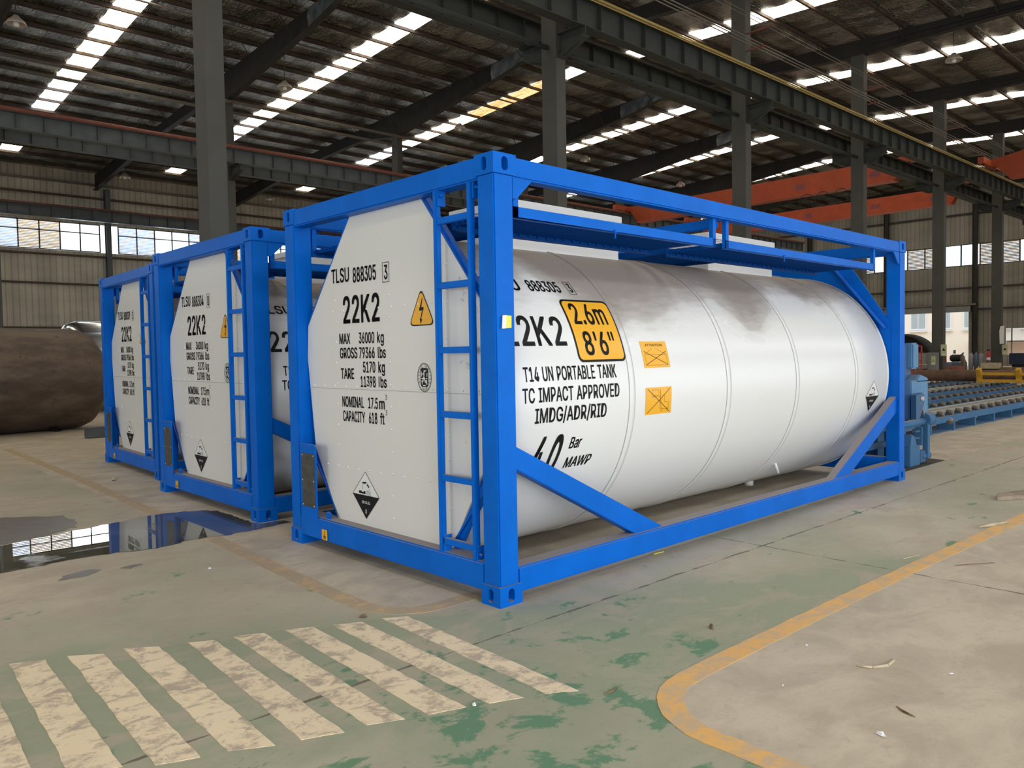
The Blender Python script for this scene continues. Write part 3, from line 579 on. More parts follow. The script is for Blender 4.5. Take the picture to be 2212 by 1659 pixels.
def slot_face(mb, o, u, v, nrm, w, h, sw, sh, depth=0.035):
    """rectangular face w x h at o (corner) with a stadium hole"""
    o, u, v, nrm = Vector(o), Vector(u), Vector(v), Vector(nrm); c = o+u*w/2+v*h/2; n = 24
    outer, inner = [], []
    for i in range(n):
        t = 2*PI*(i+0.5)/n; cx, cyy = math.cos(t), math.sin(t)
        r = sw/2; yy = (sh/2-r)*(1 if cyy > 0 else -1); inner.append((r*cx, yy+r*cyy))
        k = min(w/2/abs(cx) if abs(cx) > 1e-6 else 9, h/2/abs(cyy) if abs(cyy) > 1e-6 else 9); outer.append((cx*k, cyy*k))
    for (sx, sy) in ((1, 1), (-1, 1), (-1, -1), (1, -1)):     # snap the nearest outer points to the corners
        j = min(range(n), key=lambda i: (outer[i][0]-sx*w/2)**2+(outer[i][1]-sy*h/2)**2); outer[j] = (sx*w/2, sy*h/2)
    vs = [c+u*a+v*b for a, b in outer]+[c+u*a+v*b for a, b in inner]+[c+u*a+v*b-nrm*depth for a, b in inner]
    fs = [(i, (i+1) % n, n+(i+1) % n, n+i) for i in range(n)]+[(n+i, n+(i+1) % n, 2*n+(i+1) % n, 2*n+i) for i in range(n)]+[tuple(range(2*n, 3*n))]
    mb.addf(vs, fs)
def casting_mesh():
    mb = MB(); a, b, c = .178, .162, .118
    slot_face(mb, (0, 0, 0), (1, 0, 0), (0, 0, 1), (0, -1, 0), a, c, .050, .080, .075)
    slot_face(mb, (0, b, 0), (0, -1, 0), (0, 0, 1), (-1, 0, 0), b, c, .046, .080, .075)
    mb.addf([(a, 0, 0), (a, b, 0), (a, b, c), (a, 0, c), (0, b, 0), (0, b, c), (0, 0, 0), (0, 0, c)],
            [(0, 1, 2, 3), (1, 4, 5, 2), (6, 4, 1, 0), (7, 3, 2, 5)])
    me = mb.mesh('corner_casting', 'blue'); return me

def end_lettering(serial, check):
    F = Flat(); T = F.text
    T('TLSU', -1.905, -1.665, 1.995, 2.095); T(serial, -1.615, -1.322, 1.982, 2.084)
    T(check, -1.225, -1.185, 1.975, 2.070); F.ring([(-1.243, 1.955), (-1.167, 1.955), (-1.167, 2.088), (-1.243, 2.088)], .004)
    T('22K2', -1.755, -1.288, 1.695, 1.885, bold=.018)
    T('MAX', -1.815, -1.670, 1.545, 1.620); T('36000', -1.555, -1.360, 1.545, 1.620); T('kg', -1.325, -1.245, 1.545, 1.620)
    T('GROSS', -1.812, -1.580, 1.440, 1.515); T('79366', -1.555, -1.360, 1.440, 1.515); T('lbs', -1.320, -1.225, 1.440, 1.515)
    T('TARE', -1.805, -1.628, 1.290, 1.365); T('5170', -1.510, -1.355, 1.338, 1.413); T('kg', -1.318, -1.240, 1.338, 1.413)
    T('11398', -1.545, -1.355, 1.235, 1.310); T('lbs', -1.318, -1.222, 1.235, 1.310)
    T('NOMINAL', -1.795, -1.510, 1.085, 1.160); T('17.5', -1.455, -1.335, 1.085, 1.160); T('m', -1.318, -1.252, 1.085, 1.160); T('3', -1.243, -1.224, 1.150, 1.185, bold=0)
    T('CAPACITY', -1.790, -1.500, .980, 1.055); T('618', -1.450, -1.345, .980, 1.055); T('ft', -1.310, -1.258, .980, 1.055); T('3', -1.243, -1.224, 1.045, 1.080, bold=0)
    return F
def warning_triangle():
    F = Flat(); A = (-.814, 1.872); B = (-.935, 1.655); C = (-.693, 1.655)
    def rtri(sc, mat, lift):
        c = Vector(((A[0]+B[0]+C[0])/3, (A[1]+B[1]+C[1])/3)); P = [c+(Vector(q)-c)*sc for q in (A, B, C)]; pts = []
        r = .030*sc
        for i in range(3):
            p, a, b = P[i], (P[i-1]-P[i]).normalized(), (P[(i+1) % 3]-P[i]).normalized()
            for k in range(6):
                t = k/5; w_ = (1-t)**2, 2*t*(1-t), t*t
                q = (p+a*r*1.6)*w_[0]+p*w_[1]+(p+b*r*1.6)*w_[2]; pts.append((q.x, q.y))
        F.poly(pts, mat, lift)
    rtri(1.14, 'black', .0006); rtri(1.04, 'yellow', .0010)
    k = .11; cx, cy_ = -.814, 1.745
    F.poly([(cx+.02*k*5, cy_+.75*k), (cx-.02, cy_-.10*k+.02), (cx-.004, cy_-.005), (cx+.016, cy_+.75*k)], 'black', .0016)
    F.poly([(cx-.022, cy_+.016), (cx-.022, cy_-.004), (cx+.024, cy_+.000), (cx+.024, cy_+.020)], 'black', .0018)
    F.poly([(cx+.024, cy_+.016), (cx+.010, cy_+.010), (cx-.012, cy_-.060), (cx-.004, cy_-.062)], 'black', .0016)
    F.poly([(cx-.018, cy_-.052), (cx-.010, cy_-.092), (cx+.008, cy_-.058)], 'black', .0016)
    return F
def class_seal():
    F = Flat(); cx, cy_ = -.797, 1.310; a, b = .073, .092
    el = lambda s, n=40: [(cx+a*s*math.cos(2*PI*i/n), cy_+b*s*math.sin(2*PI*i/n)) for i in range(n)]
    F.ring(el(1.0), .0035); F.ring(el(.93), .0015)
    F.rrect(cx-.040, cx+.040, cy_-.062, cy_+.062, .022, 'black', .0008)
    for (x0, y0, x1, y1, w_) in ((0, .048, -.004, .010, .010), (-.004, .010, -.018, -.030, .010), (-.004, .010, .012, -.034, .010), (-.002, .036, .022, .046, .006),
                                 (-.002, .034, -.024, .018, .006), (-.030, -.006, -.016, -.006, .005), (-.030, .040, -.028, .006, .005), (.030, .030, .028, .006, .006), (.016, -.006, .032, -.006, .005),
                                 (-.026, -.020, -.022, -.046, .006), (.022, -.016, .026, -.046, .010), (-.014, -.052, .014, -.052, .006)):
        F.line((cx+x0, cy_+y0), (cx+x1, cy_+y1), w_, 'white', .0016)
    def arc(txt, a0, a1, flip=False):
        for i, ch in enumerate(txt):
            if ch == ' ': continue
            t = math.radians(a0+(a1-a0)*i/(len(txt)-1)); px, py = cx+a*.80*math.cos(t), cy_+b*.83*math.sin(t)
            vs, fs = glyphs(ch, 0.0); s = .014/CAP; rot = t-PI/2+(PI if flip else 0); w0 = (min(v[0] for v in vs)+max(v[0] for v in vs))/2
            c_, s_ = math.cos(rot), math.sin(rot)
            F._a('black', [(px+((x-w0)*c_-(y-CAP/2)*s_)*s, py+((x-w0)*s_+(y-CAP/2)*c_)*s) for x, y in vs], fs, .0012)
    arc('BUREAU VERITAS', 205, -25); arc('1828', 247, 293, True)
    return F
def earth_label():
    F = Flat(); F.rrect(-1.966, -1.888, .086, .165, .008, 'yellow', .0006)
    F.line((-1.927, .155), (-1.927, .118), .006); 
    for i in range(3): F.line((-1.945+.003*i, .114-.009*i), (-1.909-.003*i, .114-.009*i), .006)
    return F

def cyl(u, v, lift):
    t = v/R_; r = R_+0.0015+lift
    return (u, YC_-r*math.cos(t), ZC_+r*math.sin(t))
def side_lettering(serial, check):
    F = Flat(); T = F.text
    T('TLSU', .235, .560, .760, .862, bold=.018); T(serial, .640, .945, .762, .860, bold=.018)
    T(check, 1.037, 1.068, .770, .852, bold=.016); F.ring([(1.020, .750), (1.085, .750), (1.085, .870), (1.020, .870)], .004)
    T('22K2', .235, .775, .352, .550, bold=.016)
    T('T14 UN PORTABLE TANK', .330, 1.212, .126, .214); T('TC IMPACT APPROVED', .308, 1.232, -.004, .084); T('IMDG/ADR/RID', .415, 1.097, -.133, -.043)
    T('4.0', .40, .655, -.50, -.232, bold=.028, slant=.22); T('Bar', .760, .870, -.325, -.250, bold=.018, slant=.2); T('MAWP', .752, 1.008, -.463, -.390, bold=.018, slant=.2)
    return F
def height_label():
    F = Flat(); F.rrect(.852, 1.345, .235, .700, .045, 'black', .0006); F.rrect(.868, 1.329, .251, .684, .034, 'yellow', .0011)
    F.text('2.6m', .915, 1.262, .505, .662, bold=.018, lift=.0018); F.text('8', .940, 1.030, .285, .445, bold=.018, lift=.0018)
    F.text("'", 1.055, 1.078, .285, .445, bold=.018, lift=.0018); F.text('6', 1.095, 1.180, .285, .445, bold=.018, lift=.0018); F.text("'", 1.208, 1.228, .285, .445, bold=.018, lift=.0018); F.text("'", 1.242, 1.262, .285, .445, bold=.018, lift=.0018)
    return F
def attention_label():
    F = Flat(); F.rect(1.537, 1.848, .180, .376, 'yellow', .0006); F.text('ATTENTION', 1.59, 1.795, .338, .356, bold=.01)
    F.ring([(1.565, .198), (1.820, .198), (1.820, .275), (1.565, .275)], .0015)
    F.line((1.565, .275), (1.66, .325), .0015); F.line((1.820, .275), (1.70, .325), .0015)
    F.line((1.56, .200), (1.825, .300), .004); F.line((1.56, .300), (1.825, .200), .004)
    return F
def forklift_label():
    F = Flat(); F.rect(1.528, 1.840, -.155, .039, 'yellow', .0006)
    F.ring([(1.60, -.02), (1.68, -.02), (1.68, .02), (1.60, .02)], .0015); F.line((1.60, -.03), (1.70, -.03), .002)
    F.line((1.70, .02), (1.70, -.12), .003); F.ring([(1.72, -.12), (1.80, -.12), (1.80, -.075), (1.75, -.065), (1.75, -.02), (1.72, -.02)], .0015)
    F.ring([(1.71+.012*math.cos(t*PI/4)+.012, -.125+.012*math.sin(t*PI/4)) for t in range(8)], .0015)
    F.ring([(1.79+.010*math.cos(t*PI/4), -.125+.010*math.sin(t*PI/4)) for t in range(8)], .0015)
    F.line((1.55, -.145), (1.82, .028), .004); F.line((1.55, .028), (1.82, -.145), .004)
    return F
on_panel = lambda u, v, l: (0.0985-l, -u, v)
on_rail = lambda u, v, l: (-0.0012-l, -u, v)

def tank_container(loc, rz, serial, check, label, near=False, note=None):
    root = empty('tank_container', (loc[0], loc[1], 0), rz, label=label, cat='tank container', group='blue framed tank containers')
    def part(name, key, fn, parent=root, **k):
        return tag(link(name, cached(key, fn), parent), **k)
    # corner castings: mirrored copies of one mesh
    for sx in (0, 1):
        for sy in (0, 1):
            for z in (0, H_-.118):
                o = link('corner_casting', cached('cast', casting_mesh), root)
                o.location = (sx*L_, sy*W_, z); o.scale = (-1 if sx else 1, -1 if sy else 1, 1)
    for sx in (0, 1):
        for sy in (0, 1):
            x0, x1 = (.006, .158) if not sx else (L_-.158, L_-.006); y0, y1 = (.006, .148) if not sy else (W_-.148, W_-.006)
            part('corner_post', ('post', sx, sy), lambda: MB().box(x0, x1, y0, y1, .115, H_-.115).mesh('corner_post', 'blue', .008))
            g = [(x1 if not sx else x0, 2.465), (x1 if not sx else x0, 2.345), (x1+.03 if not sx else x0-.03, 2.345), (x1+.16 if not sx else x0-.16, 2.465)]
            part('gusset_plate', ('gus', sx, sy), lambda: MB().prism(g, 'y', y0+.004 if not sy else y1-.016, y0+.016 if not sy else y1-.004).mesh('gusset_plate', 'blue'))
    for sx in (0, 1):
        x0, x1 = (.004, .124) if not sx else (L_-.124, L_-.004)
        part('top_end_rail', ('ter', sx), lambda: MB().box(x0, x1, .14, W_-.14, 2.452, 2.582).mesh('top_end_rail', 'blue', .01))
        part('bottom_end_rail', ('ber', sx), lambda: MB().box(x0, x1+.03 if not sx else x1, .14, W_-.14, .075, .240).mesh('bottom_end_rail', 'blue', .01))
    for sy in (0, 1):
        y0, y1 = (.004, .104) if not sy else (W_-.104, W_-.004)
        part('top_side_rail', ('tsr', sy), lambda: MB().box(.15, L_-.15, y0, y1, 2.462, 2.580).mesh('top_side_rail', 'blue', .01))
        part('bottom_side_rail', ('bsr', sy), lambda: MB().box(.15, L_-.15, y0, y1+.03 if not sy else y1, .060, .210).mesh('bottom_side_rail', 'blue', .01))
        yy = .075 if not sy else W_-.075
        part('diagonal_brace', ('br1', sy), lambda: MB().prism([(.15, .925), (.15, .790), (1.30, .205), (1.62, .205)], 'y', yy-.04, yy+.04).mesh('diagonal_brace', 'blue', .004))
        part('diagonal_brace', ('br2', sy), lambda: MB().prism([(L_-.15, .920), (L_-.15, .750), (4.72, .205), (4.36, .205)], 'y', yy-.04, yy+.04).mesh('diagonal_brace', 'blue', .004))
        # walkway hung under the top rail
        yo = .05 if not sy else W_-.05; sgn = 1 if not sy else -1
        for (xa, xb, kk) in ((.20, 2.355, 0), (2.50, 5.36, 1)):
            wk = tag(bpy.data.objects.new('walkway', None)); COL.objects.link(wk); wk.parent = root; wk.location = (0, 0, 0)
            def grating(xa=xa, xb=xb):
                mb = MB(); x = xa+.02
                while x < xb-.1: mb.bar((x, yo+sgn*.010, 2.282), (x, yo+sgn*.56, 2.282), .004, .028); x += .035
                for k in range(1, 10): mb.bar((xa, yo+sgn*.056*k, 2.286), (xb-.12, yo+sgn*.056*k, 2.286), .005, .020)
                return mb.mesh('grating', 'blue_dark')
            part('grating', ('gr', sy, kk), grating, wk)
            part('edge_angle', ('ea', sy, kk), lambda: MB().box(xa, xb, min(yo, yo+sgn*.008), max(yo, yo+sgn*.008), 2.246, 2.312).box(xa, xb, min(yo, yo+sgn*.04), max(yo, yo+sgn*.04), 2.246, 2.252).mesh('edge_angle', 'blue'), wk)
            def inner(xa=xa, xb=xb):
                mb = MB().box(xa, xb-.12, min(yo+sgn*.56, yo+sgn*.568), max(yo+sgn*.56, yo+sgn*.568), 2.235, 2.298)
                mb.box(xa, xb-.12, min(yo+sgn*.525, yo+sgn*.56), max(yo+sgn*.525, yo+sgn*.56), 2.235, 2.241)
                x = xa+.05
                while x < xb-.2: mb.tube((x, yo+sgn*.558, 2.268), (x, yo+sgn*.548, 2.268), .011, 8); x += .09
                return mb.mesh('inner_angle', 'blue_dark')
            part('inner_angle', ('ia', sy, kk), inner, wk)
            for xh in ((xa+.0, xb-.04) if kk == 0 else (xa, xb-.04)):
                part('hanger', ('hg', sy, round(xh, 2)), lambda: MB().box(xh, xh+.04, min(yo, yo+sgn*.035), max(yo, yo+sgn*.035), 2.25, 2.465).mesh('hanger', 'blue'), wk)
            part('bolt', ('bo', sy, kk), lambda: MB().tube((xa+.93, yo-.002, 2.245), (xa+.93, yo-.002, 2.205), .006, 8).tube((xa+.93, yo-.002, 2.262), (xa+.93, yo-.002, 2.240), .013, 6).mesh('bolt', 'blue'), wk)
    for (xa, xb, ya, yb, kk) in ((.16, .64, .63, W_-.63, 0), (2.56, 3.46, .63, W_-.63, 1)):
        cw_ = bpy.data.objects.new('cross_walkway', None); COL.objects.link(cw_); cw_.parent = root
        def cg(xa=xa, xb=xb, ya=ya, yb=yb):
            mb = MB(); y = ya
            while y < yb: mb.bar((xa, y, 2.300), (xb, y, 2.300), .004, .028); y += .035
            x = xa+.05
            while x < xb: mb.bar((x, ya, 2.304), (x, yb, 2.304), .005, .020); x += .056
            return mb.mesh('grating', 'blue_dark')
        part('grating', ('cg', kk), cg, cw_)
        part('edge_angle', ('cea', kk), lambda: MB().box(xb, xb+.008, ya, yb, 2.262, 2.325).box(xa-.008, xa, ya, yb, 2.268, 2.325).mesh('edge_angle', 'blue_dark'), cw_)
    part('cross_beam', 'xb', lambda: MB().box(2.40, 2.47, .10, W_-.10, 2.405, 2.475).mesh('cross_beam', 'blue', .004))
    # end rings carrying the tank
    def ring(x0, x1, grow):
        c = (YC_, 1.33); outer = [(c[0]+(a-c[0])*grow, c[1]+(b-c[1])*grow) for a, b in OCT]; outer = [(a, min(b, 2.47)) for a, b in outer]
        return MB().prism(outer, 'x', x0, x1)
    part('end_ring', 'ring0', lambda: ring(.115, .150, 1.035).mesh('end_ring', 'blue'))
    part('end_ring', 'ring1', lambda: MB().prism([(.10, 1.72), (.60, 2.47), (1.84, 2.47), (2.34, 1.72), (2.34, .75), (1.87, .15), (.57, .15), (.10, .75)], 'x', 5.885, 5.905).mesh('end_ring', 'blue'))
    for k, (a, b) in enumerate((((.80, 2.47), (.14, 1.66)), ((1.64, 2.47), (2.30, 1.66)), ((.60, .20), (.10, .80)), ((1.84, .20), (2.34, .80)))):
        part('ring_flange', ('rf', k), lambda: MB().bar((.135, a[0], a[1]), (.135, b[0], b[1]), .012, .07, (1, 0, 0)).mesh('ring_flange', 'blue'))
        part('ring_flange', ('rg', k), lambda: MB().bar((5.86, a[0], a[1]), (5.86, b[0], b[1]), .012, .09, (1, 0, 0)).mesh('ring_flange', 'blue'))
    # tank shell
    def shell():
        mb = MB(); n = 128; prof = [(.0, -.01), (.6, -.005), (1.0, .0), (R_, .015)]+[(R_, x) for x in (1, 2, 3, 4, 5)]+[(R_, 5.70), (R_-.012, 5.715), (1.0, 5.725), (0, 5.73)]
        return mb.lathe(prof, n, (.15, YC_, ZC_), 'x').mesh('tank_shell', 'tank')
    sh = part('tank_shell', 'shell', shell)
    for x in (1.375, 2.635, 3.80, 5.06):
        part('band', ('band', x), lambda: MB().lathe([(R_, -.030), (R_+.005, -.026), (R_+.006, 0), (R_+.005, .026), (R_, .030)], 128, (x, YC_, ZC_), 'x').mesh('band', 'tank'), sh)
        part('band_seam', ('bs', x), lambda: MB().lathe([(R_+.0028, -.034), (R_+.0028, -.0295)], 128, (x, YC_, ZC_), 'x').lathe([(R_+.0028, .0285), (R_+.0028, .0325)], 128, (x, YC_, ZC_), 'x').mesh('band_seam', 'seam'), sh)
    part('band', 'bandend', lambda: MB().lathe([(R_, -.012), (R_+.008, -.008), (R_+.008, .004), (R_, .006)], 128, (5.86, YC_, ZC_), 'x').mesh('band', 'tank'), sh)
    yz = (YC_-R_*math.cos(.80), ZC_-R_*math.sin(.80))
    part('drain_pipe', 'drain', lambda: MB().tube((4.02, yz[0]+.02, yz[1]+.03), (4.06, yz[0]-.005, yz[1]-.10), .014, 14).mesh('drain_pipe', 'white'), sh)
    part('drain_flange', 'drainf', lambda: MB().tube((4.35, YC_-.30, ZC_-R_+.005), (4.35, YC_-.30, ZC_-R_+.06), .045, 16).mesh('drain_flange', 'white'), sh)
    for (xa, xb, kk) in ((.98, 2.21, 0), (3.56, 4.78, 1)):
        hb = part('hatch_box', ('hb', kk), lambda: MB().box(xa, xb, .885, 1.553, 2.10, 2.50).mesh('hatch_box', 'white', .003))
        part('lid', ('lid', kk), lambda: MB().box(xa-.02, xb+.025, .865, 1.573, 2.515, 2.572).box(xa-.008, xb+.008, .875, 1.563, 2.50, 2.512).mesh('lid', 'white', .003), hb)
    # end panel
    pn = part('end_panel', 'panel', lambda: MB().prism(OCT, 'x', .100, .128).mesh('end_panel', 'panel', .002))
    def rivets():
        mb = MB(); pts = []
        for k in range(15): pts.append((2.19-.148*k, 1.235))
        for k in range(11): pts.append((1.90-.15*k, 1.785)); 
        for k in range(13): pts.append((2.02-.14*k, .640))
        for y in (1.86, 1.175, .55):
            for k in range(12):
                z = .34+.1525*k
                if y > 1.8 and z < .5: continue
                pts.append((y, z))
        for y, z in ((1.30, 2.30), (1.30, 2.18), (.62, 2.2)): pts.append((y, z))
        for y, z in pts:
            mb.lathe([(.0085, 0), (.0075, -.004), (.004, -.007), (0, -.0078)], 8, (.0995, y, z), 'x')
        return mb.mesh('rivets', 'panel')
    part('rivets', 'riv', rivets, pn)
    part('panel_seam', 'pseam', lambda: MB().box(.0985, .101, .16, 2.275, 1.2135, 1.2165).mesh('panel_seam', 'seam'), pn)
    key = serial
    end_lettering(serial, check).build('lettering', on_panel, pn)
    def flat(name, fn, mp, par, step=None):
        if (name, 'F') not in _cache:
            o = fn().build(name, mp, par, step); _cache[(name, 'F')] = o.data; return o
        return link(name, _cache[(name, 'F')], par)
    flat('warning_triangle', warning_triangle, on_panel, pn)
    flat('class_seal', class_seal, on_panel, pn)
    def dia(): F = Flat(); hazard_diamond(F, -1.512, .458, .168); return F
    flat('hazard_diamond', dia, on_panel, pn)
    flat('earth_label', earth_label, on_rail, root)
    # side texts
    side_lettering(serial, check).build('lettering', cyl, sh, .04)
    flat('height_label', height_label, cyl, sh, .04)
    flat('attention_label', attention_label, cyl, sh, .05)
    flat('forklift_label', forklift_label, cyl, sh, .05)
    def dia2(): F = Flat(); hazard_diamond(F, 5.49, -.218, .163); return F
    flat('side_hazard_diamond', dia2, cyl, sh, .05)
    # ladder
    ld = bpy.data.objects.new('ladder', None); COL.objects.link(ld); ld.parent = root
    for y in (.552, .234):
        part('stile', ('st', y), lambda: MB().box(.012, .050, y-.017, y+.017, .215, 2.485).mesh('stile', 'blue', .004), ld)
    for k in range(6):
        z = 2.268-.3925*k
        part('rung', ('ru', k), lambda: MB().box(.016, .046, .249, .537, z-.020, z+.020).mesh('rung', 'blue', .003), ld)
    for y, z in ((.515, .29), (.205, .27), (.515, 2.42), (.19, 2.42)):
        part('bracket', ('bk', y, z), lambda: MB().box(.016, .075, y+.006, y+.014, z-.06, z+.05).tube((.03, y+.004, z), (.03, y-.028, z), .010, 8).mesh('bracket', 'blue', 0), ld)
    # data plate
    hp = part('data_plate_holder', 'dph', lambda: MB().prism([(2.025, .215), (2.262, .215), (2.262, .790), (2.040, .790), (2.025, .775)], 'x', -.004, .004).mesh('data_plate_holder', 'blue'))
    part('data_plate', 'dp', lambda: MB().box(-.008, -.004, 2.045, 2.235, .308, .718).mesh('data_plate', 'plate'), hp, label='dark dull metal data plate')
    def dpr():
        mb = MB()
        for y in (2.057, 2.223):
            for z in (.322, .51, .704): mb.lathe([(.006, 0), (.004, -.003), (0, -.004)], 8, (-.008, y, z), 'x')
        return mb.mesh('plate_rivets', 'railtop')
    part('plate_rivets', 'dpr', dpr, hp)
    part('earthing_lug', 'lug', lambda: MB().box(.03, .05, 1.90, 1.955, .235, .29).mesh('earthing_lug', 'blue', .006))
    if note == 'near':
        MB().prism([(.052, 1.600), (.118, 1.604), (.120, 1.672), (.055, 1.676)], 'y', -.004, .004).build('paper_note', 'note', root, label='small yellow and white paper label curling off the near post')
        MB().prism([(.040, 1.598), (.072, 1.600), (.074, 1.677), (.046, 1.670)], 'y', -.010, -.005).build('paper_flap', 'paper', root)
    elif note == 'end':
        MB().box(.0, .006, .045, .11, 1.57, 1.65).build('paper_note', 'note', root, label='small yellow paper label stuck on the end post').location = (-.001, 0, 0)
    return root

tank_container((0, 0), math.radians(.9), '888305', '3', 'nearest blue framed white tank container, numbered TLSU 888305 on its end panel', note='near')
tank_container((.0702, 3.2527), math.radians(.2145), '888304', '8', 'middle blue framed white tank container, numbered TLSU 888304, beside the puddle')
tank_container((.3017, 6.4439), math.radians(-2.0097), '888309', '5', 'rearmost blue framed white tank container, numbered TLSU 888309, next to the rusty cylinder')

# ------------------------------------------------------------------ building shell
YA, YB_, YD, YR, XN, XE = 9.46, 27.26, 45.06, -8.34, -14.0, 58.3
BAYS = [2.3+8*k for k in range(-2, 8)]
RID = 18.36
top = lambda y: 13.05-.05*abs(y-RID)
def botm(y):
    T = [(-8.4, 11.75), (4.3, 12.0), (9.5, 12.0), (13, 12.28), (15.9, 12.55), (18.4, 12.58), (20, 12.30), (24, 11.85), (27.26, 11.45), (30, 11.85), (34, 11.75), (39.4, 11.35), (45.1, 10.85)]
    return float(np.interp(y, [a for a, _ in T], [b for _, b in T]))
MB().box(XN, XE+14, YR-6, YD+.3, -.2, 0).build('floor', 'floor', kind='structure')
ceil = empty('ceiling', kind='structure')
ys = [RID+.35+i*1.42 for i in range(19)]+[RID-.35-i*1.45 for i in range(19)]
ys = [y for y in ys if YR+.1 < y < YD-.1]
def sag(y):
    """height of the foil blanket: it hangs between neighbouring purlins"""
    q_ = 1.42 if y > RID else 1.45
    k = ((abs(y-RID)-.35) % q_)/q_
    return top(y)+.165-.055*math.sin(PI*k)
def foil(xa, xb, ya, yb, name='roof_foil'):
    mb = MB(); n_ = max(1, int(round(abs(yb-ya)/.1775)))
    rows = [ya+(yb-ya)*i/n_ for i in range(n_+1)]
    vs = [(x, y, sag(y)) for y in rows for x in (xa, xb)]
    mb.addf(vs, [(2*i, 2*i+1, 2*i+3, 2*i+2) for i in range(n_)], True); return mb.build(name, 'foil', ceil)
for off, ya_, yb_ in ((3.05, RID, YD+.4), (3.42, YR-.4, RID)):
    ed_ = [XN]+[v for x in BAYS for v in (x+off, x+off+.86)]+[XE]
    for i in range(0, len(ed_), 2): foil(ed_[i], ed_[i+1], ya_, yb_)
for y in ys:
    z = top(y); mb = MB(); sg = 1 if y > RID else -1
    mb.box(XN+.1, XE-.1, y-.006, y+.006, z+.005, z+.155).box(XN+.1, XE-.1, y-.006, y+.065, z+.005, z+.011).box(XN+.1, XE-.1, y-.006, y+.065, z+.149, z+.155)
    mb.build('purlin', 'purlin', ceil)
# rafters with tapered webs
for x in BAYS:
    if x < -7 : continue
    yy = [YR, 0, 4.3, 9.5, 13, 15.9, 18.4, 20, 24, 27.26, 30, 34, 39.4, YD]
    mb = MB(); mb.prism([(y, botm(y)) for y in yy]+[(y, top(y)+.004) for y in yy[::-1]], 'x', x-.006, x+.006)
    for a, b in zip(yy, yy[1:]):
        mb.addf([(x-.125, a, botm(a)), (x+.125, a, botm(a)), (x+.125, b, botm(b)), (x-.125, b, botm(b)), (x-.125, a, botm(a)+.014), (x+.125, a, botm(a)+.014), (x+.125, b, botm(b)+.014), (x-.125, b, botm(b)+.014)],
                [(0, 3, 2, 1), (4, 5, 6, 7), (0, 1, 5, 4), (1, 2, 6, 5), (2, 3, 7, 6), (3, 0, 4, 7)])
    mb.box(x-.12, x+.12, YR, RID, 0, 0) if False else None
    r_ = mb.build('rafter', 'roofsteel', ceil)
    for y in ys[::2]:
        if y > YD-2 or y < YR+2: continue
        for s in (-1, 1):
            MB().bar((x+s*.02, y, botm(y)+.03), (x+s*.65, y, top(y)+.02), .04, .008).build('fly_brace', 'roofsteel', r_)
    if x < 40:
        mb = MB(); n_ = 22
        for s in (-1,):
            vs = []; rows = 5
            for i in range(n_+1):
                y = 16.6+3.9*i/n_
                for j in range(rows):
                    t = j/(rows-1); z = botm(y)+.015+t*(min(top(y)-.02, botm(y)+.62)-botm(y)-.015)*(.5+.5*math.sin(PI*min(1, (i+1)/6))*1.0 if i < 6 else 1)
                    bulge = .05+.05*math.sin(i*1.7+j*.8)*math.sin(PI*t)+.03*math.sin(i*.6)
                    vs.append((x+s*(.03+bulge), y, z))
            fs = [(i*rows+j, (i+1)*rows+j, (i+1)*rows+j+1, i*rows+j+1) for i in range(n_) for j in range(rows-1)]
            mb.addf(vs, fs, True)
        mb.build('bent_sheet', 'sheath', r_)
# roof lights: one strip in each bay
for x in BAYS:
    xa = x+3.05
    for side, (ya, yb) in enumerate(((RID+.35, YD-1.6), (RID-.35, YR+1.0))):
        step = 1.42 if side == 0 else -1.45; y = ya; i = 0; xa = x+(3.05 if side == 0 else 3.42)
        foil(xa, xa+.86, RID, y, 'foil_patch')
        while (y < yb-1.3 if side == 0 else y > yb+1.3):
            mat = 'skylight'; y2 = y+step
            if side == 0 and x == 18.3 and i in (1, 2, 3, 4): mat = 'skylight_old'
            if side == 0 and (i in (9, 10, 11) or i == 0): mat = 'skylight_new'
            if side == 0 and y > YB_+5.2 and i not in (9, 10, 11):
                if i not in (16, 17): foil(xa, xa+.86, y, y2, 'foil_patch'); y += step; i += 1; continue
            if side == 1 and i in (1, 2, 3, 4) and False: pass
            y2 = y+step
            # each sheet dips a little under the foil line
            za, zb = top(y)+.112, top(y2)+.112
            MB().addf([(xa, y, za), (xa+.86, y, za), (xa+.86, y2, zb), (xa, y2, zb)], [(0, 1, 2, 3)]).build('roof_light', mat, ceil)
            y = y2; i += 1
        foil(xa, xa+.86, y, (YD+.4) if side == 0 else (YR-.4), 'foil_patch')
# ridge gutters and slit
for yy_, zz in ((17.75, 12.98), (18.25, 12.86)):
    for x in BAYS[1:-1]:
        mb = MB(); mb.box(x+.35, x+7.6, yy_-.06, yy_+.06, zz-.05, zz+.05); mb.tube((x+.3, yy_-.16, zz+.06), (x+7.7, yy_-.16, zz+.06), .05, 10)
        mb.build('ridge_channel', 'tube', ceil)
for x in BAYS[1:-1]:
    for a, b in ((1.6, 2.6), (2.7, 3.6), (5.2, 6.1), (6.2, 7.2)):
        MB().box(x+a, x+b, 17.88, 18.04, 13.02, 13.03).build('ridge_slit', 'skylight_new', ceil)

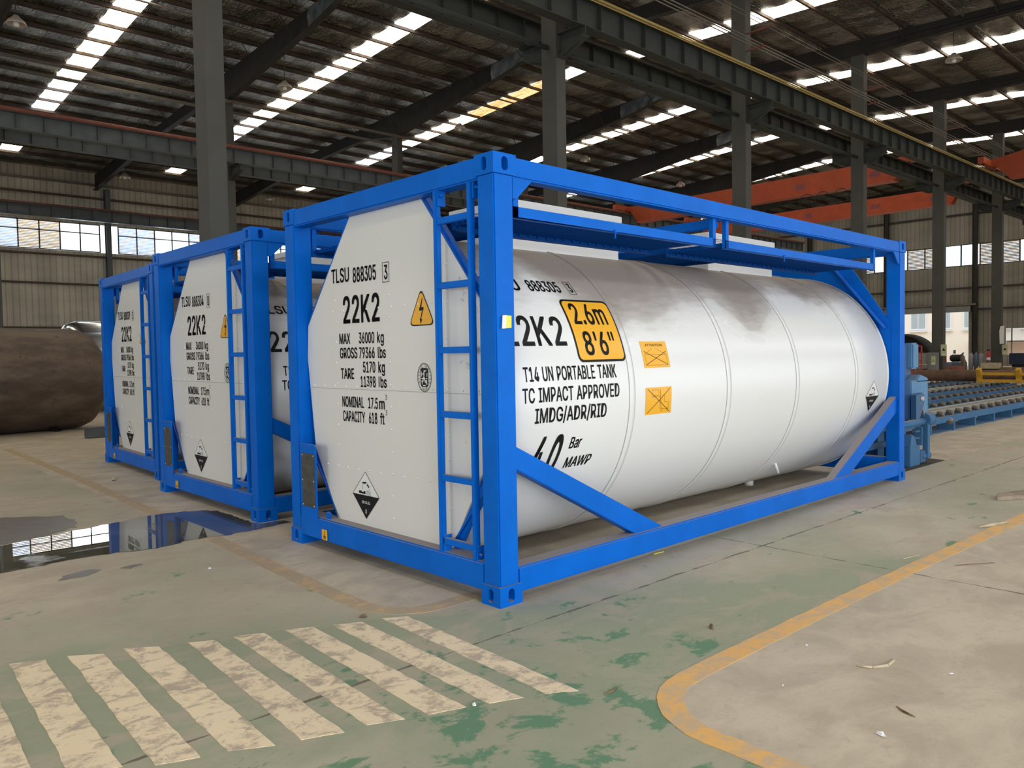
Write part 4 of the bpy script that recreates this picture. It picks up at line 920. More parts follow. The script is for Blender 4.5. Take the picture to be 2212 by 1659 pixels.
# side wall far left (wall_left): cladding, window band, columns
def panel_wall(name, mat, quads):
    mb = MB()
    for q in quads: mb.box(*q)
    return mb.build(name, mat, kind='structure')
WZ0, WZ1 = 7.42, 8.97
panel_wall('wall_left', 'clad_x', [(XN, XE, YD+.14, YD+.2, 0, WZ0), (XN, XE, YD+.14, YD+.2, WZ1, 11.9)])
girt = empty('trim_1', kind='structure')
for z in (3.2, 5.6, 7.17, 10.41, 11.15):
    MB().box(XN, XE, YD-.06, YD+.12, z-.05, z+.05).build('girt', 'tube' if z > 11 else 'purlin', girt)
wi = 1
for kx in range(-1, 10):
    x0 = kx*5.95-1.05+.04
    # five one-metre lights between two posts, from the left
    w = empty('window_%d' % wi, kind='structure'); wi += 1
    pat = ['g', 'l', 'b', 'b', 'g', 'g'] if kx % 2 == 1 or True else []
    pat = ['l', 'b', 'b', 'g', 'g'] if kx % 2 == 1 else ['l', 'l', 'g', 'g', 'l']
    # frames
    xs = [x0+.55+.995*i for i in range(6)]
    mb = MB()
    for x in xs: mb.box(x-.03, x+.03, YD+.06, YD+.12, WZ0, WZ1)
    mb.box(xs[0], xs[-1], YD+.06, YD+.12, WZ0, WZ0+.05).box(xs[0], xs[-1], YD+.06, YD+.12, WZ1-.05, WZ1).box(xs[0], xs[-1], YD+.06, YD+.12, 8.42, 8.47)
    mb.build('window_frame', 'purlin', w)
    for i, c in enumerate(pat):
        a, b = xs[i]+.03, xs[i+1]-.03
        if c == 'g': MB().box(a, b, YD+.085, YD+.09, WZ0+.05, WZ1-.05).build('pane', 'glass', w)
        else:
            mb = MB(); z = WZ0+.07
            while z < WZ1-.07: mb.addf([(a, YD+.06, z), (b, YD+.06, z), (b, YD+.11, z+.072), (a, YD+.11, z+.072)], [(0, 1, 2, 3)]); z += .082
            mb.build('louvre', 'slat_beige' if c == 'b' else 'slat_blue', w)
# wall columns
def hcol(name, x, y, z1, fx, wy, mat='steel_col', t=.016, **k):
    """H column: flanges are the faces across y, fx wide along x, wy deep"""
    mb = MB(); mb.box(x-fx/2, x+fx/2, y-wy/2, y-wy/2+t, 0, z1).box(x-fx/2, x+fx/2, y+wy/2-t, y+wy/2, 0, z1).box(x-t/2, x+t/2, y-wy/2+t, y+wy/2-t, 0, z1)
    return mb.build(name, mat, **k)
for kx in range(0, 10):
    x = kx*5.95-1.05
    o = hcol('wall_column', x, YD-.12, botm(YD)+.1, .26, .34, 'bluegrey', kind='structure')

# runway beams
def runway(x0, x1, y, zb, zt, mat, label, stiff=.8, rail=None, side=1, group=None):
    root = empty('crane_runway_beam', ((x0+x1)/2, y, zb), label=label, cat='crane beam', group=group, kind='structure')
    cx = (x0+x1)/2
    MB().box(x0-cx, x1-cx, -.007, .007, .014, zt-zb-.014).build('web', mat, root)
    MB().box(x0-cx, x1-cx, -.14, .14, 0, .016).build('flange', mat, root)
    MB().box(x0-cx, x1-cx, -.16, .16, zt-zb-.016, zt-zb).build('flange', mat, root)
    x = x0+.4; me = MB().box(-.006, .006, -.12, .12, .016, zt-zb-.016).mesh('stiffener', mat)
    while x < x1:
        o = link('stiffener', me, root); o.location = (x-cx, 0, 0); x += stiff
    MB().box(x0-cx, x1-cx, -.035, .035, zt-zb, zt-zb+.11).build('rail', rail or mat, root)
    return root
X0, X1 = -5.5, 50.1
r1 = runway(X0, X1, YA-.82, 8.62, 9.24, 'steel', 'dark steel crane beam with the yellow conductor tubes along its top', rail='redrust')
for k in range(3):
    MB().tube((X0-22.3, -.22-.03*(k % 2), .56+.045*k), (X1-22.3, -.22-.03*(k % 2), .56+.045*k), .013, 8).build('conductor_tube', 'pipe_yellow', r1)
r2 = runway(X0, X1, YA+.82, 8.62, 9.24, 'steel', 'dark steel crane beam without tubes, behind the yellow tubed one')
r3 = runway(X0, 55, YB_-.90, 8.88, 9.42, 'bluegrey', 'grey crane beam with a red pipe, behind the tank containers')
MB().tube((X0-24.75, -.16, .60), (55-24.75, -.16, .60), .065, 12).build('red_pipe', 'redrust', r3)
r4 = runway(X0, 55, YB_+.90, 8.88, 9.42, 'bluegrey', 'grey crane beam on the far side of the red piped beam')
r5 = runway(X0, 55, YD-.75, 8.97+.04, 9.62, 'bluegrey', 'grey crane beam running above the left window band', stiff=1.0, rail='redrust')

# steel columns
colA = [(-5.7, 'first'), (2.3, 'second'), (10.3, ''), (18.3, ''), (26.3, ''), (34.3, ''), (42.3, ''), (50.3, '')]
labA = {2.3: 'tall grey steel column rising behind the middle container, widest in the photo', 10.3: 'steel column rising behind the nearest container just right of its near corner',
        18.3: 'steel column above the walkway gap of the nearest container', 26.3: 'steel column behind the far corner post of the nearest container',
        34.3: 'steel column in the middle of the open gateway at the far wall', 42.3: 'steel column with a red extinguisher, beside the gas bottles'}
def bracket_arm(parent, s, zc, ztop, reach, mat):
    """corbel: top plate, web, slanted strut"""
    MB().prism([(s*.2, ztop-.24), (s*.2, ztop), (s*reach, ztop), (s*reach, ztop-.22), (s*.45, ztop-.5), (s*.2, ztop-.5)], 'x', -.01, .01).box(-.14, .14, min(s*.2, s*reach), max(s*.2, s*reach), ztop-.016, ztop).build('corbel', mat, parent)
    MB().bar((0, s*reach, ztop-.23), (0, s*.22, ztop-.52), .24, .016).build('corbel_strut', mat, parent)
def steel_column(x, y, fx, wy, zt, mat, label, group, corbz, reach, lower=None):
    root = empty('steel_column', (x, y, 0), label=label, cat='column', group=group, kind='structure')
    t = .018
    MB().box(-fx/2, fx/2, -wy/2, -wy/2+t, 0, zt).box(-fx/2, fx/2, wy/2-t, wy/2, 0, zt).box(-t/2, t/2, -wy/2+t, wy/2-t, 0, zt).box(-fx/2-.0, -fx/2+.012, -wy/2+t, wy/2-t, 0, zt).build('shaft', mat, root)
    for s in (-1, 1): bracket_arm(root, s, 0, corbz, reach, 'steel')
    return root
for x, _ in colA:
    if x < 0: continue
    steel_column(x, YA, .30, .46, botm(YA)+.02, 'steel_col', labA.get(x, 'steel column next to the far wall'), 'steel columns between the halls', 8.62, 1.0)
for x in BAYS[1:]:
    if x > 50: continue
    steel_column(x, YB_, .28, .46, botm(YB_)+.02, 'steel_col', 'dark steel column of the farther row, standing beside the red piped crane beam', 'farther row of steel columns', 8.88, 1.05)
# longitudinal tubes between the columns of the near row
for x in [2.3+8*k for k in range(0, 6)]:
    MB().tube((x+.2, YA, 8.36), (x+7.8, YA, 8.36), .055, 12).build('tie_tube', 'steel', tag(empty('trim_tie', (0, 0, 0), kind='structure')))
    MB().tube((x-2.0, YA-.1, 8.2), (x-2.0, YA-.1, 8.2001), .001, 3) if False else None

# bundles of thin conductor bars fixed to the columns
def bundle(y, z, x0, x1, label, n=4, dy=.09, dz=0.0, r=.016, m='tube', side=.48):
    root = empty('conductor_bars', ((x0+x1)/2, y, z), label=label, cat='conductor bars')
    for k in range(n):
        MB().tube((x0-(x0+x1)/2, k*dy, k*dz), (x1-(x0+x1)/2, k*dy, k*dz), r, 8).build('bar', m, root)
    x = 2.3
    while x < x1:
        if x > x0: MB().box(x-.03-(x0+x1)/2, x+.03-(x0+x1)/2, -.06, side, -.05, -.02).build('bracket', 'redrust', root)
        x += 8
    return root
bundle(YA-.72, 10.25, -5, 50, 'upper right bundle of pale conductor bars fixed to the near columns', n=3, dy=.13)
bundle(YA-.95, 10.75, -5, 50, 'thin pair of pale bars above the conductor bars of the near columns', n=2, dy=.14, side=.71, r=.010)
bundle(YB_-.60, 11.35, -5, 50, 'upper bundle of pale bars along the farther columns', side=.37)
bundle(YB_+.40, 11.25, -5, 50, 'lower bundle of pale bars beyond the farther columns', side=.40)
for y in (23.2, 6.0, 40.8):
    MB().tube((-5, y, top(y)-.06), (50, y, top(y)-.06), .035, 10).build('roof_pipe', 'tube', label={23.2: 'pale pipe under the roof passing behind the hanging lamps', 6.0: 'pale pipe under the roof of the near right hall', 40.8: 'pale pipe under the low roof near the left windows'}[y], cat='pipe')

# hanging lamps
def lamp_proto():
    root = empty('pendant_lamp', label='x', cat='lamp', group='industrial pendant lamps')
    MB().lathe([(.02, .16), (.07, .15), (.10, .10), (.20, .02), (.25, -.06), (.26, -.10), (.25, -.10), (.19, .0), (.09, .08), (0, .12)], 24).build('lamp_shade', 'lampshade', root)
    MB().lathe([(0, -.16), (.06, -.15), (.085, -.10), (.07, -.03), (.03, .02)], 16).build('bulb', 'glassy', root)
    MB().tube((0, 0, 0), (0, 0, 1), .008, 6).build('cord', 'darkrubber', root)
    return root
lp = lamp_proto()
lamps = [((2.3, 22.77, 11.04), 'pendant lamp at the top left corner of the hall roof'), ((10.3, 22.45, 10.87), 'pendant lamp in front of the second skylight strip from the left'),
         ((18.3, 22.67, 10.91), 'pendant lamp beside the orange yellowed skylight sheets'), ((26.3, 22.81, 10.85), 'pendant lamp right of the column behind the near container corner'),
         ((34.3, 22.91, 10.68), 'pendant lamp just above the orange crane girders'), ((26.3, 6.29, 11.08), 'pendant lamp in the right hall, under the bright top right skylights'),
         ((10.3, 39.87, 10.77), 'pendant lamp above the left window band'), ((18.3, 40.2, 10.67), 'pendant lamp above the middle container, left of the white downpipe')]
for i, (l, lb) in enumerate(lamps):
    o = lp if i == 0 else copy_tree(lp)
    o.location = l; o['label'] = lb
    for c_ in o.children:
        if c_.name.startswith('cord'): c_.location.z = .12; c_.scale.z = botm(l[1])-l[2]-.11

# far end wall with gates and windows, outside building
ZW0, ZW1 = 7.0, 8.5
GA = (15.75, 26.0, 3.8)     # big gate y0,y1,height
GB = (6.0, 13.45, 2.55)     # low opening
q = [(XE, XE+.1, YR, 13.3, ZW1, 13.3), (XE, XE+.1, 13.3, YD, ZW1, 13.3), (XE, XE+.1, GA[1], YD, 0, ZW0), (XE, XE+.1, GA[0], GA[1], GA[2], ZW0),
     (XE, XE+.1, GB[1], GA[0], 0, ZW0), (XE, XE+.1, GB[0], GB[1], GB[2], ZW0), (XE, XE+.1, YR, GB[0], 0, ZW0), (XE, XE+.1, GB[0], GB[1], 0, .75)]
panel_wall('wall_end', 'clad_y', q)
tr2 = empty('trim_2', kind='structure')
for z in (3.95, 5.45, 10.6):
    MB().box(XE-.14, XE-.02, YR, YD, z-.05, z+.05).build('girt', 'roofsteel', tr2)
MB().box(XE-.3, XE-.02, GA[0]-.2, GA[1]+.2, GA[2]-.02, GA[2]+.38).build('gate_lintel', 'greybox', tr2)
MB().box(XE-.35, XE-.05, GA[0]-.6, GA[1]+.2, GA[2]+.42, GA[2]+.55).build('gate_track', 'tube', tr2)
for y in (-2.0, 6.0, 15.3, 21.3, 27.3, 33.3, 39.3):
    hcol('wall_column', XE-.22, y, top(y), .26, .3, 'roofsteel', kind='structure')
y = YR+.6; pats = 'gbbggbbgglggbbgg'; i = 0
while y < YD-7:
    w = empty('window_%d' % wi, kind='structure'); wi += 1
    mb = MB(); ysw = [y+j*1.2 for j in range(5)]
    for yy_ in ysw: mb.box(XE-.02, XE+.04, yy_-.04, yy_+.04, ZW0, ZW1)
    mb.box(XE-.02, XE+.04, ysw[0], ysw[-1], ZW0, ZW0+.05).box(XE-.02, XE+.04, ysw[0], ysw[-1], ZW1-.05, ZW1).build('window_frame', 'purlin', w)
    for j in range(4):
        a, b = ysw[j]+.04, ysw[j+1]-.04
        if j in (0, 3): MB().box(XE+.01, XE+.015, a, b, ZW0+.05, ZW1-.05).build('pane', 'glass', w)
        else:
            mb = MB(); z = ZW0+.07
            while z < ZW1-.08: mb.addf([(XE-.01, a, z), (XE-.01, b, z), (XE+.05, b, z+.085), (XE+.05, a, z+.085)], [(0, 1, 2, 3)]); z += .1
            mb.build('louvre', 'slat_beige', w)
    y += 4.8; i += 1
w = empty('window_%d' % wi, kind='structure')
mb = MB()
for yy_ in (6.0, 8.4, 10.8, 13.1): mb.box(XE, XE+.06, yy_-.04, yy_+.04, .75, GB[2])
mb.box(XE, XE+.06, 6, 13.4, 1.62, 1.70).build('window_frame', 'greybox', w)
MB().box(XE+.03, XE+.035, 6, 13.4, .75, GB[2]).build('pane', 'glass', w)
# building outside
ob = empty('outside_building', (78, 20, 0), label='cream building with barred windows seen through the open gate', cat='building')
MB().box(0, 6, -28, 20, -.2, 7.6).build('facade', 'facade', ob)
for yy_, zz in ((-3.1, 3.9), (-.9, 3.9), (1.6, 3.9), (4.1, 3.9), (6.3, 3.9), (-14, 2.6), (-10, 2.6), (-7, 2.6), (9.5, 3.9), (13.5, 3.9)):
    fr_ = MB().box(-.06, .0, yy_-.75, yy_+.75, zz-.95, zz+.95).build('window', 'paper', ob)
    MB().box(-.08, -.062, yy_-.62, yy_-.05, zz-.8, zz+.8).box(-.08, -.062, yy_+.05, yy_+.62, zz-.8, zz+.8).build('pane', 'facade_glass', fr_)
    mb = MB()
    for j in range(9): mb.box(-.12, -.11, yy_-.7+.17*j, yy_-.69+.17*j, zz-.9, zz+.9)
    mb.build('window_bars', 'paper', fr_)
    MB().box(-.25, 0, yy_-.85, yy_+.85, zz-1.1, zz-1.0).build('sill', 'paper', fr_)
MB().box(-.05, 0, -6.5, -1.0, 0, 1.6).build('brick_base', 'brickred', ob)
MB().box(-1.0, 0, -3.2, 1.8, 1.75, 1.85).build('canopy', 'facade', ob)
MB().box(60, 78, -40, 60, -.25, -.02).build('pavement', 'cream', kind='structure')

# walls behind the camera, with the openings the daylight comes through
q = [(XN, XE, YR-.1, YR, 4.2, 7.0), (XN, XE, YR-.1, YR, 8.5, 12.2)]
e = XN
for dx, dw in DOORS_R:
    q.append((e, dx-dw/2, YR-.1, YR, 0, 4.2)); e = dx+dw/2
q.append((e, XE, YR-.1, YR, 0, 4.2))
panel_wall('wall_right', 'clad_x', q)
panel_wall('wall_back', 'clad_y', [(XN-.1, XN, YR, -1, 0, 13), (XN-.1, XN, -1, 5, 5.1, 13), (XN-.1, XN, 5, 11.5, 0, 13), (XN-.1, XN, 11.5, 16.5, 5.1, 13), (XN-.1, XN, 16.5, YD, 0, 13)])

# ------------------------------------------------------------------ floor paint, water
fl = bpy.data.objects['floor']
def outline(pts, name, mat, z=.0025, jag=.004, sub=.06, parent=fl, **k):
    out = []
    for a, b in zip(pts, pts[1:]+pts[:1]):
        d = math.dist(a, b); n_ = max(1, int(d/sub))
        for i in range(n_):
            t = i/n_; out.append((a[0]+(b[0]-a[0])*t+random.uniform(-jag, jag), a[1]+(b[1]-a[1])*t+random.uniform(-jag, jag)))
    mb = MB(); mb.prism(out, 'z', .0003, z)
    bm = bmesh.new(); me = mb.mesh(name, mat); bm.from_mesh(me); bmesh.ops.triangulate(bm, faces=bm.faces); bm.to_mesh(me); bm.free()
    return tag(link(name, me, parent), **k)
ST = [((-2.21, 1.09), (-2.07, 1.02), (-2.12, -.33), (-2.27, -.25)), ((-1.98, .99), (-1.84, .90), (-1.89, -.46), (-2.03, -.40)),
      ((-1.75, .90), (-1.61, .80), (-1.65, -.575), (-1.80, -.49)), ((-1.48, .75), (-1.37, .69), (-1.41, -.67), (-1.56, -.60)),
      ((-1.28, .67), (-1.14, .60), (-1.18, -.74), (-1.32, -.68)), ((-1.04, .57), (-.91, .50), (-.94, -.83), (-1.09, -.78)),
      ((-.82, .45), (-.68, .38), (-.71, -.93), (-.85, -.87)), ((-.57, .35), (-.45, .28), (-.49, -1.05), (-.61, -.97)),
      ((-2.45, 1.20), (-2.31, 1.13), (-2.36, -.18), (-2.51, -.12)), ((-2.70, 1.31), (-2.56, 1.24), (-2.61, -.08), (-2.76, -.02))]
for s in ST: outline(list(s), 'crossing_stripe', 'stripe')
def band_line(c, w, name, mat):
    L, R = [], []
    for i, p_ in enumerate(c):
        a = Vector(c[max(0, i-1)]); b = Vector(c[min(len(c)-1, i+1)]); d = (b-a).normalized(); nn = Vector((-d.y, d.x))*w/2
        L.append(tuple(Vector(p_)+nn)); R.append(tuple(Vector(p_)-nn))
    outline(L+R[::-1], name, mat, sub=.08)
c = [(30, -1.62), (12, -1.40), (4.7, -1.385), (2.4, -1.32), (1.4, -1.305), (.3, -1.295), (-.05, -1.30)]
c += [(-.05-.39*math.sin(t), -1.69+.39*math.cos(t)) for t in [PI/2*i/8 for i in range(1, 9)]]+[(-.445, -2.2), (-.445, -7.5)]
band_line([(x+0, y) for x, y in c], .112, 'yellow_line', 'line')
c = [(-.27, 11.9), (-.33, 7.5), (-.42, 4.5), (-.44, 3.1), (-.50, 1.9), (-.53, 1.15)]
c += [(-.53+.30*(1-math.cos(t))+0, .66-.36*math.sin(t)) for t in [PI/2*i/8 for i in range(0, 9)]]+[(.10, .30)]
band_line(c, .12, 'yellow_line', 'line_old')
PUD = [(-3.4, 3.0), (-2.6, 2.95), (-1.91, 3.01), (-1.38, 3.08), (-1.15, 3.04), (-.89, 2.95), (-.66, 3.03), (-.53, 3.04), (-.3, 3.0), (.07, 3.03), (.28, 3.08), (.26, 3.18), (.06, 3.20), (.03, 3.3), (.03, 3.7),
       (.03, 4.08), (-.07, 4.21), (-.36, 4.32), (-.54, 4.32), (-.75, 4.24), (-1.09, 4.15), (-1.45, 4.05), (-1.75, 3.95), (-1.8, 4.4), (-2.3, 5.2), (-3.4, 5.2)]
outline(PUD, 'puddle', 'water', z=.004, jag=.018, sub=.05, parent=None, label='shallow dark puddle reflecting the windows, in front of the middle container', cat='puddle', kind='stuff')
outline([(-1.75, 4.00), (-1.40, 4.10), (-1.12, 4.30), (-1.05, 4.60), (-1.08, 4.95), (-1.5, 5.25), (-2.6, 5.3), (-2.3, 4.6)], 'damp_patch', 'damp', z=.003, jag=.02, parent=fl)
for pts in ([(-1.62, 2.62), (-1.45, 2.68), (-1.38, 2.60), (-1.5, 2.50), (-1.66, 2.52)], [(-1.28, 2.55), (-1.18, 2.60), (-1.12, 2.55), (-1.22, 2.50)]):
    outline(pts, 'damp_patch', 'damp', z=.003, jag=.012, sub=.03)

# litter on the floor
def chip(x, y, s, mat, name, label, cat, rz=None, h=.35):
    mb = MB(); n_ = 9; pts = [(s*(1+.4*random.uniform(-1, 1))*math.cos(2*PI*i/n_), s*.6*(1+.4*random.uniform(-1, 1))*math.sin(2*PI*i/n_)) for i in range(n_)]
    vs = [(a, b, s*h*random.uniform(.0, .5)) for a, b in pts]+[(a*.6, b*.6, s*h*random.uniform(.5, 1)) for a, b in pts]+[(0, 0, s*h)]
    fs = [(i, (i+1) % n_, n_+(i+1) % n_, n_+i) for i in range(n_)]+[(n_+i, n_+(i+1) % n_, 2*n_) for i in range(n_)]+[tuple(range(n_))[::-1]]
    o = mb.addf(vs, fs).build(name, mat, label=label, cat=cat); o.location = (x, y, .001); o.rotation_euler.z = rz if rz is not None else random.uniform(0, 6); return o
chip(.57, -1.02, .022, 'leaf', 'dry_leaf', 'crumpled brown leaf between the container and the yellow line', 'leaf', h=1.1)
chip(-.63, .44, .024, 'leaf', 'dry_leaf', 'torn brown leaf above the farthest white crossing stripe', 'leaf', h=.9)
chip(.02, -2.12, .018, 'paper', 'paper_scrap', 'crumpled pale paper ball low on the right', 'scrap', h=1.0)
chip(-.07, 6.89, .05, 'cream', 'paper_scrap', 'cream scrap lying by the rearmost container', 'scrap', h=.8)
chip(-.84, 2.07, .02, 'paper', 'paper_scrap', 'tiny white scrap below the puddle', 'scrap', h=.8)
chip(-.90, -.84, .014, 'paper', 'paper_scrap', 'white flake beside the second crossing stripe', 'scrap', h=.9)
chip(.81, -2.10, .012, 'paper', 'paper_scrap', 'tiny white flake right of the curled strip', 'scrap', h=.4)
chip(.68, -1.49, .008, 'paper', 'pebble', 'tiny white pebble just inside the yellow line', 'pebble', h=1)
chip(.17, -1.64, .007, 'paper', 'pebble', 'tiny white pebble below the yellow line corner', 'pebble', h=1)
def strip(pts, r, mat, name, label, cat):
    mb = MB()
    for i, (a, b) in enumerate(zip(pts, pts[1:])):
        t0, t1 = i/(len(pts)-1), (i+1)/(len(pts)-1)
        mb.tube((*a, r*.9), (*b, r*.9), r*(.4+math.sin(PI*t0)), 6, r*(.4+math.sin(PI*t1)))
    return mb.build(name, mat, label=label, cat=cat)
strip([(.60, -1.77), (.63, -1.83), (.70, -1.87), (.78, -1.865), (.80, -1.85)], .006, 'cream', 'husk', 'curled pale husk on the grey floor at the right', 'husk')
strip([(.31, -2.06), (.28, -2.10), (.265, -2.15)], .004, 'leaf', 'twig', 'short dark twig left of the right edge debris', 'twig')
strip([(-.44, -1.15), (-.40, -1.16), (-.35, -1.15)], .004, 'leaf', 'twig', 'thin twig on the green floor left of the yellow corner', 'twig')
strip([(4.0, -1.25), (4.2, -1.31), (4.35, -1.36)], .012, 'cream', 'wood_splinter', 'pale splinter lying across the yellow line far right', 'splinter')
strip([(2.62, -1.20), (2.80, -1.24)], .01, 'cream', 'wood_splinter', 'short splinter above the yellow line', 'splinter')
strip([(2.70, -1.50), (2.95, -1.66)], .006, 'leaf', 'twig', 'thin dark twig right of the floor joint', 'twig')
strip([(1.56, .10), (1.66, .09)], .010, 'note', 'tape_piece', 'short yellow strip beside the bottom side rail', 'strip')
MB().prism([(0, 0), (.55, -.35), (.75, -.28), (.70, -.10), (.2, .06)], 'z', 0, .035).build('wooden_board', 'wood', label='broken weathered board lying at the right edge', cat='board').location = (5.35, -1.0, .002)
for i in range(70):
    pass

# ------------------------------------------------------------------ left background
ax = Vector((-.982, -.19, 0)).normalized()
rc = empty('rusty_cylinder', (2.08, 15.50, 0), math.atan2(ax.y, ax.x), label='large rusty rolled steel cylinder lying at the left edge', cat='steel cylinder')
MB().lathe([(0, -.30), (.45, -.27), (.80, -.16), (.98, .0), (1.04, .16), (1.055, .32), (1.055, 2.6), (1.055, 6.5), (0, 6.5)], 72, (0.3, 0, 1.056), 'x').build('shell', 'rustplate', rc)
MB().lathe([(1.055, 0), (1.060, .004), (1.060, .016), (1.055, .02)], 72, (3.0, 0, 1.056), 'x').build('weld_seam', 'darkrubber', rc)
for k in (0, 1):
    MB().prism([(-.55, 0), (.55, 0), (.35, .06), (-.35, .06)], 'x', 1.0+3.2*k, 1.12+3.2*k).build('chock', 'darkrubber', rc)
dv = empty('polished_vessel', (2.9, 20.5, 0), math.radians(3), label='polished metal vessel with valves behind the rusty cylinder', cat='vessel')
MB().lathe([(0, -.25), (.6, -.18), (.9, 0), (1.0, .25), (1.0, 5.0), (.9, 5.2), (0, 5.4)], 64, (-.2, 0, 1.5), 'x').build('shell', 'chrome', dv)
for x_, r_, h_ in ((.85, .05, .30), (1.45, .07, .32)):
    MB().lathe([(r_, 0), (r_, h_*.4), (r_*2, h_*.42), (r_*2, h_*.55), (r_*1.1, h_*.6), (r_*1.1, h_*.85), (r_*1.8, h_*.88), (r_*1.8, h_), (0, h_)], 14, (x_, 0, 2.48)).build('valve', 'bluegrey', dv)
for s in (.8, 3.8): MB().box(s, s+.2, -.7, .7, 0, .75).build('saddle', 'bluegrey', dv)
MB().box(0, 2.2, -.10, .10, 0, .19).build('steel_beam', 'bluegrey', label='blue grey steel beam on the floor beside the rearmost container', cat='steel beam', bevel=.01).location = (1.13, 12.75, .005)
rp = empty('downpipe', (17.0, 43.0, 0), label='white downpipe above the near corner of the middle container', cat='pipe')
MB().tube((0, 0, 0), (0, 0, 11.0), .11, 12).build('pipe_body', 'tube', rp)
MB().tube((-.2, 0, 8.7), (.2, 0, 8.9), .13, 10).build('collar', 'redrust', rp)
va = empty('valve_wheel_machine', (13.5, 36.5, 0), label='rack with a round hand wheel behind the rearmost container top', cat='machine')
MB().box(-.5, .5, -.3, .3, 0, 5.4).build('body', 'greybox', va)
MB().lathe([(.55, 0), (.60, .03), (.55, .06), (.50, .03), (.55, 0)], 24, (0, 0, 5.6)).build('hand_wheel', 'darkrubber', va)

# ------------------------------------------------------------------ cranes
def girder(x, y0, y1, zb, zt, label, chars, w=.45):
    root = empty('crane_girder', (x, (y0+y1)/2, zb), label=label, cat='crane', group='orange bridge crane girders')
    h = zt-zb; cy_ = (y0+y1)/2
    ze = 9.57-zb; ht = max(h, ze+.36)
    MB().prism([(y0-cy_-.15, ze), (y0-cy_-.15, ze+.26), (y0-cy_+1.4, h), (y1-cy_-1.4, h), (y1-cy_+.15, ze+.26), (y1-cy_+.15, ze), (y1-cy_-.30, ze), (y1-cy_-.85, 0), (y0-cy_+.85, 0), (y0-cy_+.30, ze)], 'x', -w/2, w/2).build('box_girder', 'orange', root)
    MB().box(-w/2-.10, w/2+.02, y0-cy_+.85, y1-cy_-.85, -.03, .05).build('bottom_flange', 'orange', root)
    for s in (y0, y1):
        MB().box(-1.3, 1.3, s-cy_-.12, s-cy_+.12, ze+.02, ze+.30).build('end_truck', 'orange', root)
        for xx in (-1.0, 1.0): MB().tube((xx, s-cy_-.08, ze+.13), (xx, s-cy_+.08, ze+.13), .14, 20).build('wheel', 'darkrubber', root)
    for ch, yy_, zf in chars:
        F = Flat(); F.text(ch, -.26, .26, 0, .42, 'crane_blue', .0)
        F.build('painted_character', lambda u, v, l, yy_=yy_, zf=zf: (-w/2-.004-l, yy_-cy_-u, zf+v), root)
    return root
g1 = girder(34.0, YA+.82, YB_-.9, 8.85, 9.80, 'upper orange bridge crane girder carrying one blue character', [('超', 15.6, .30), ('载', 12.0, .30)])
g2 = girder(41.0, YA+.82, YB_-.9, 8.62, 9.45, 'lower orange bridge crane girder carrying three blue characters', [('禁', 18.7, .28), ('超', 14.9, .28), ('载', 11.9, .28)])
for i, yy_ in enumerate((13.5, 14.4, 15.2)):
    mb = MB(); pts = [(-.35, yy_-g1.location.y+.35*math.cos(t), -.35+.35*math.sin(t)) for t in [2*PI*k/14 for k in range(15)]]
    for a, b in zip(pts, pts[1:]): mb.tube(a, b, .014, 5)
    mb.build('festoon_cable', 'darkrubber', g1)
g3 = girder(38.2, YR+.8, YA-.82, 8.95, 10.1, 'orange crane girder at the right edge above the yellow tubes', [])
MB().box(-.9, -.3, 2.2, 3.2, -.5, .15).tube((-.9, 2.7, -.55), (-.2, 2.7, -.55), .32, 18).build('hoist_drum', plain('hoist_green', (.02, .10, .08), .5), g3)

# ------------------------------------------------------------------ right background
# floor pit and pipe-rolling machine behind the far end of the nearest container
MB().prism([(6.45, .30), (7.87, .30), (7.95, .62), (7.95, 3.4), (6.45, 3.4)], 'z', .0004, .0035).build('pit_shade_sheet', plain('pit_dark', (.045, .036, .03), .7), fl)  # flat dark sheet for the open pit; its shade is only colour
mc = empty('forming_machine', (7.55, .62, 0), label='light blue machine with levers behind the far corner post of the nearest container', cat='machine')
MB().box(-.25, .30, -.12, .50, .55, 1.03).prism([(-.10, 1.00), (.05, 1.10), (.30, 1.05), (.30, 1.0)], 'y', -.12, .5).build('gear_housing', 'mlight', mc, bevel=.01)
MB().box(-.15, .05, .0, .9, 1.03, 1.28).build('neck', 'mblue_dark', mc)
MB().box(-.22, -.02, .30, .50, 0, .6).box(.1, .3, .30, .5, 0, .6).build('frame_leg', 'mblue', mc)
hb = MB().box(-.10, .10, -.08, .06, 1.17, 1.50).build('control_box', 'mlight', mc, bevel=.02)
MB().box(-.35, -.10, -.02, .10, 1.15, 1.48).build('motor', 'mblue_dark', mc)
MB().tube((-.9, -.20, .52), (.02, -.20, .52), .045, 16).build('cross_shaft', 'mblue', mc)
MB().tube((-.08, -.20, .54), (.12, -.20, .54), .085, 20).build('shaft_collar', 'mblue', mc)
MB().prism([(-.36, .86), (-.36, .55), (-.26, .55), (-.10, .75), (-.08, .83), (-.14, .88)], 'y', -.22, -.16).build('cam_plate', 'mblue_dark', mc)
MB().tube((-.18, -.24, .81), (-.18, -.14, .81), .028, 14).build('pivot_pin', 'railtop', mc)
MB().bar((-.17, -.20, .76), (-.05, -.20, .58), .03, .045).build('link_rod', 'greybox', mc)
MB().box(-.10, -.02, -.26, -.20, .06, .50).build('lever', 'mblue', mc, bevel=.004)
MB().box(-.60, -.28, -.24, .05, 0, .24).prism([(-.60, .24), (-.38, .24), (-.44, .36), (-.56, .40)], 'y', -.24, .03).build('bearing_block', 'mblue', mc, bevel=.008)
MB().box(-.28, -.10, -.24, -.06, .02, .17).build('bearing_block', 'mblue_dark', mc, bevel=.008)
MB().tube((-.2, -.20, .09), (.06, -.20, .09), .05, 16).build('stub_shaft', 'mblue', mc)
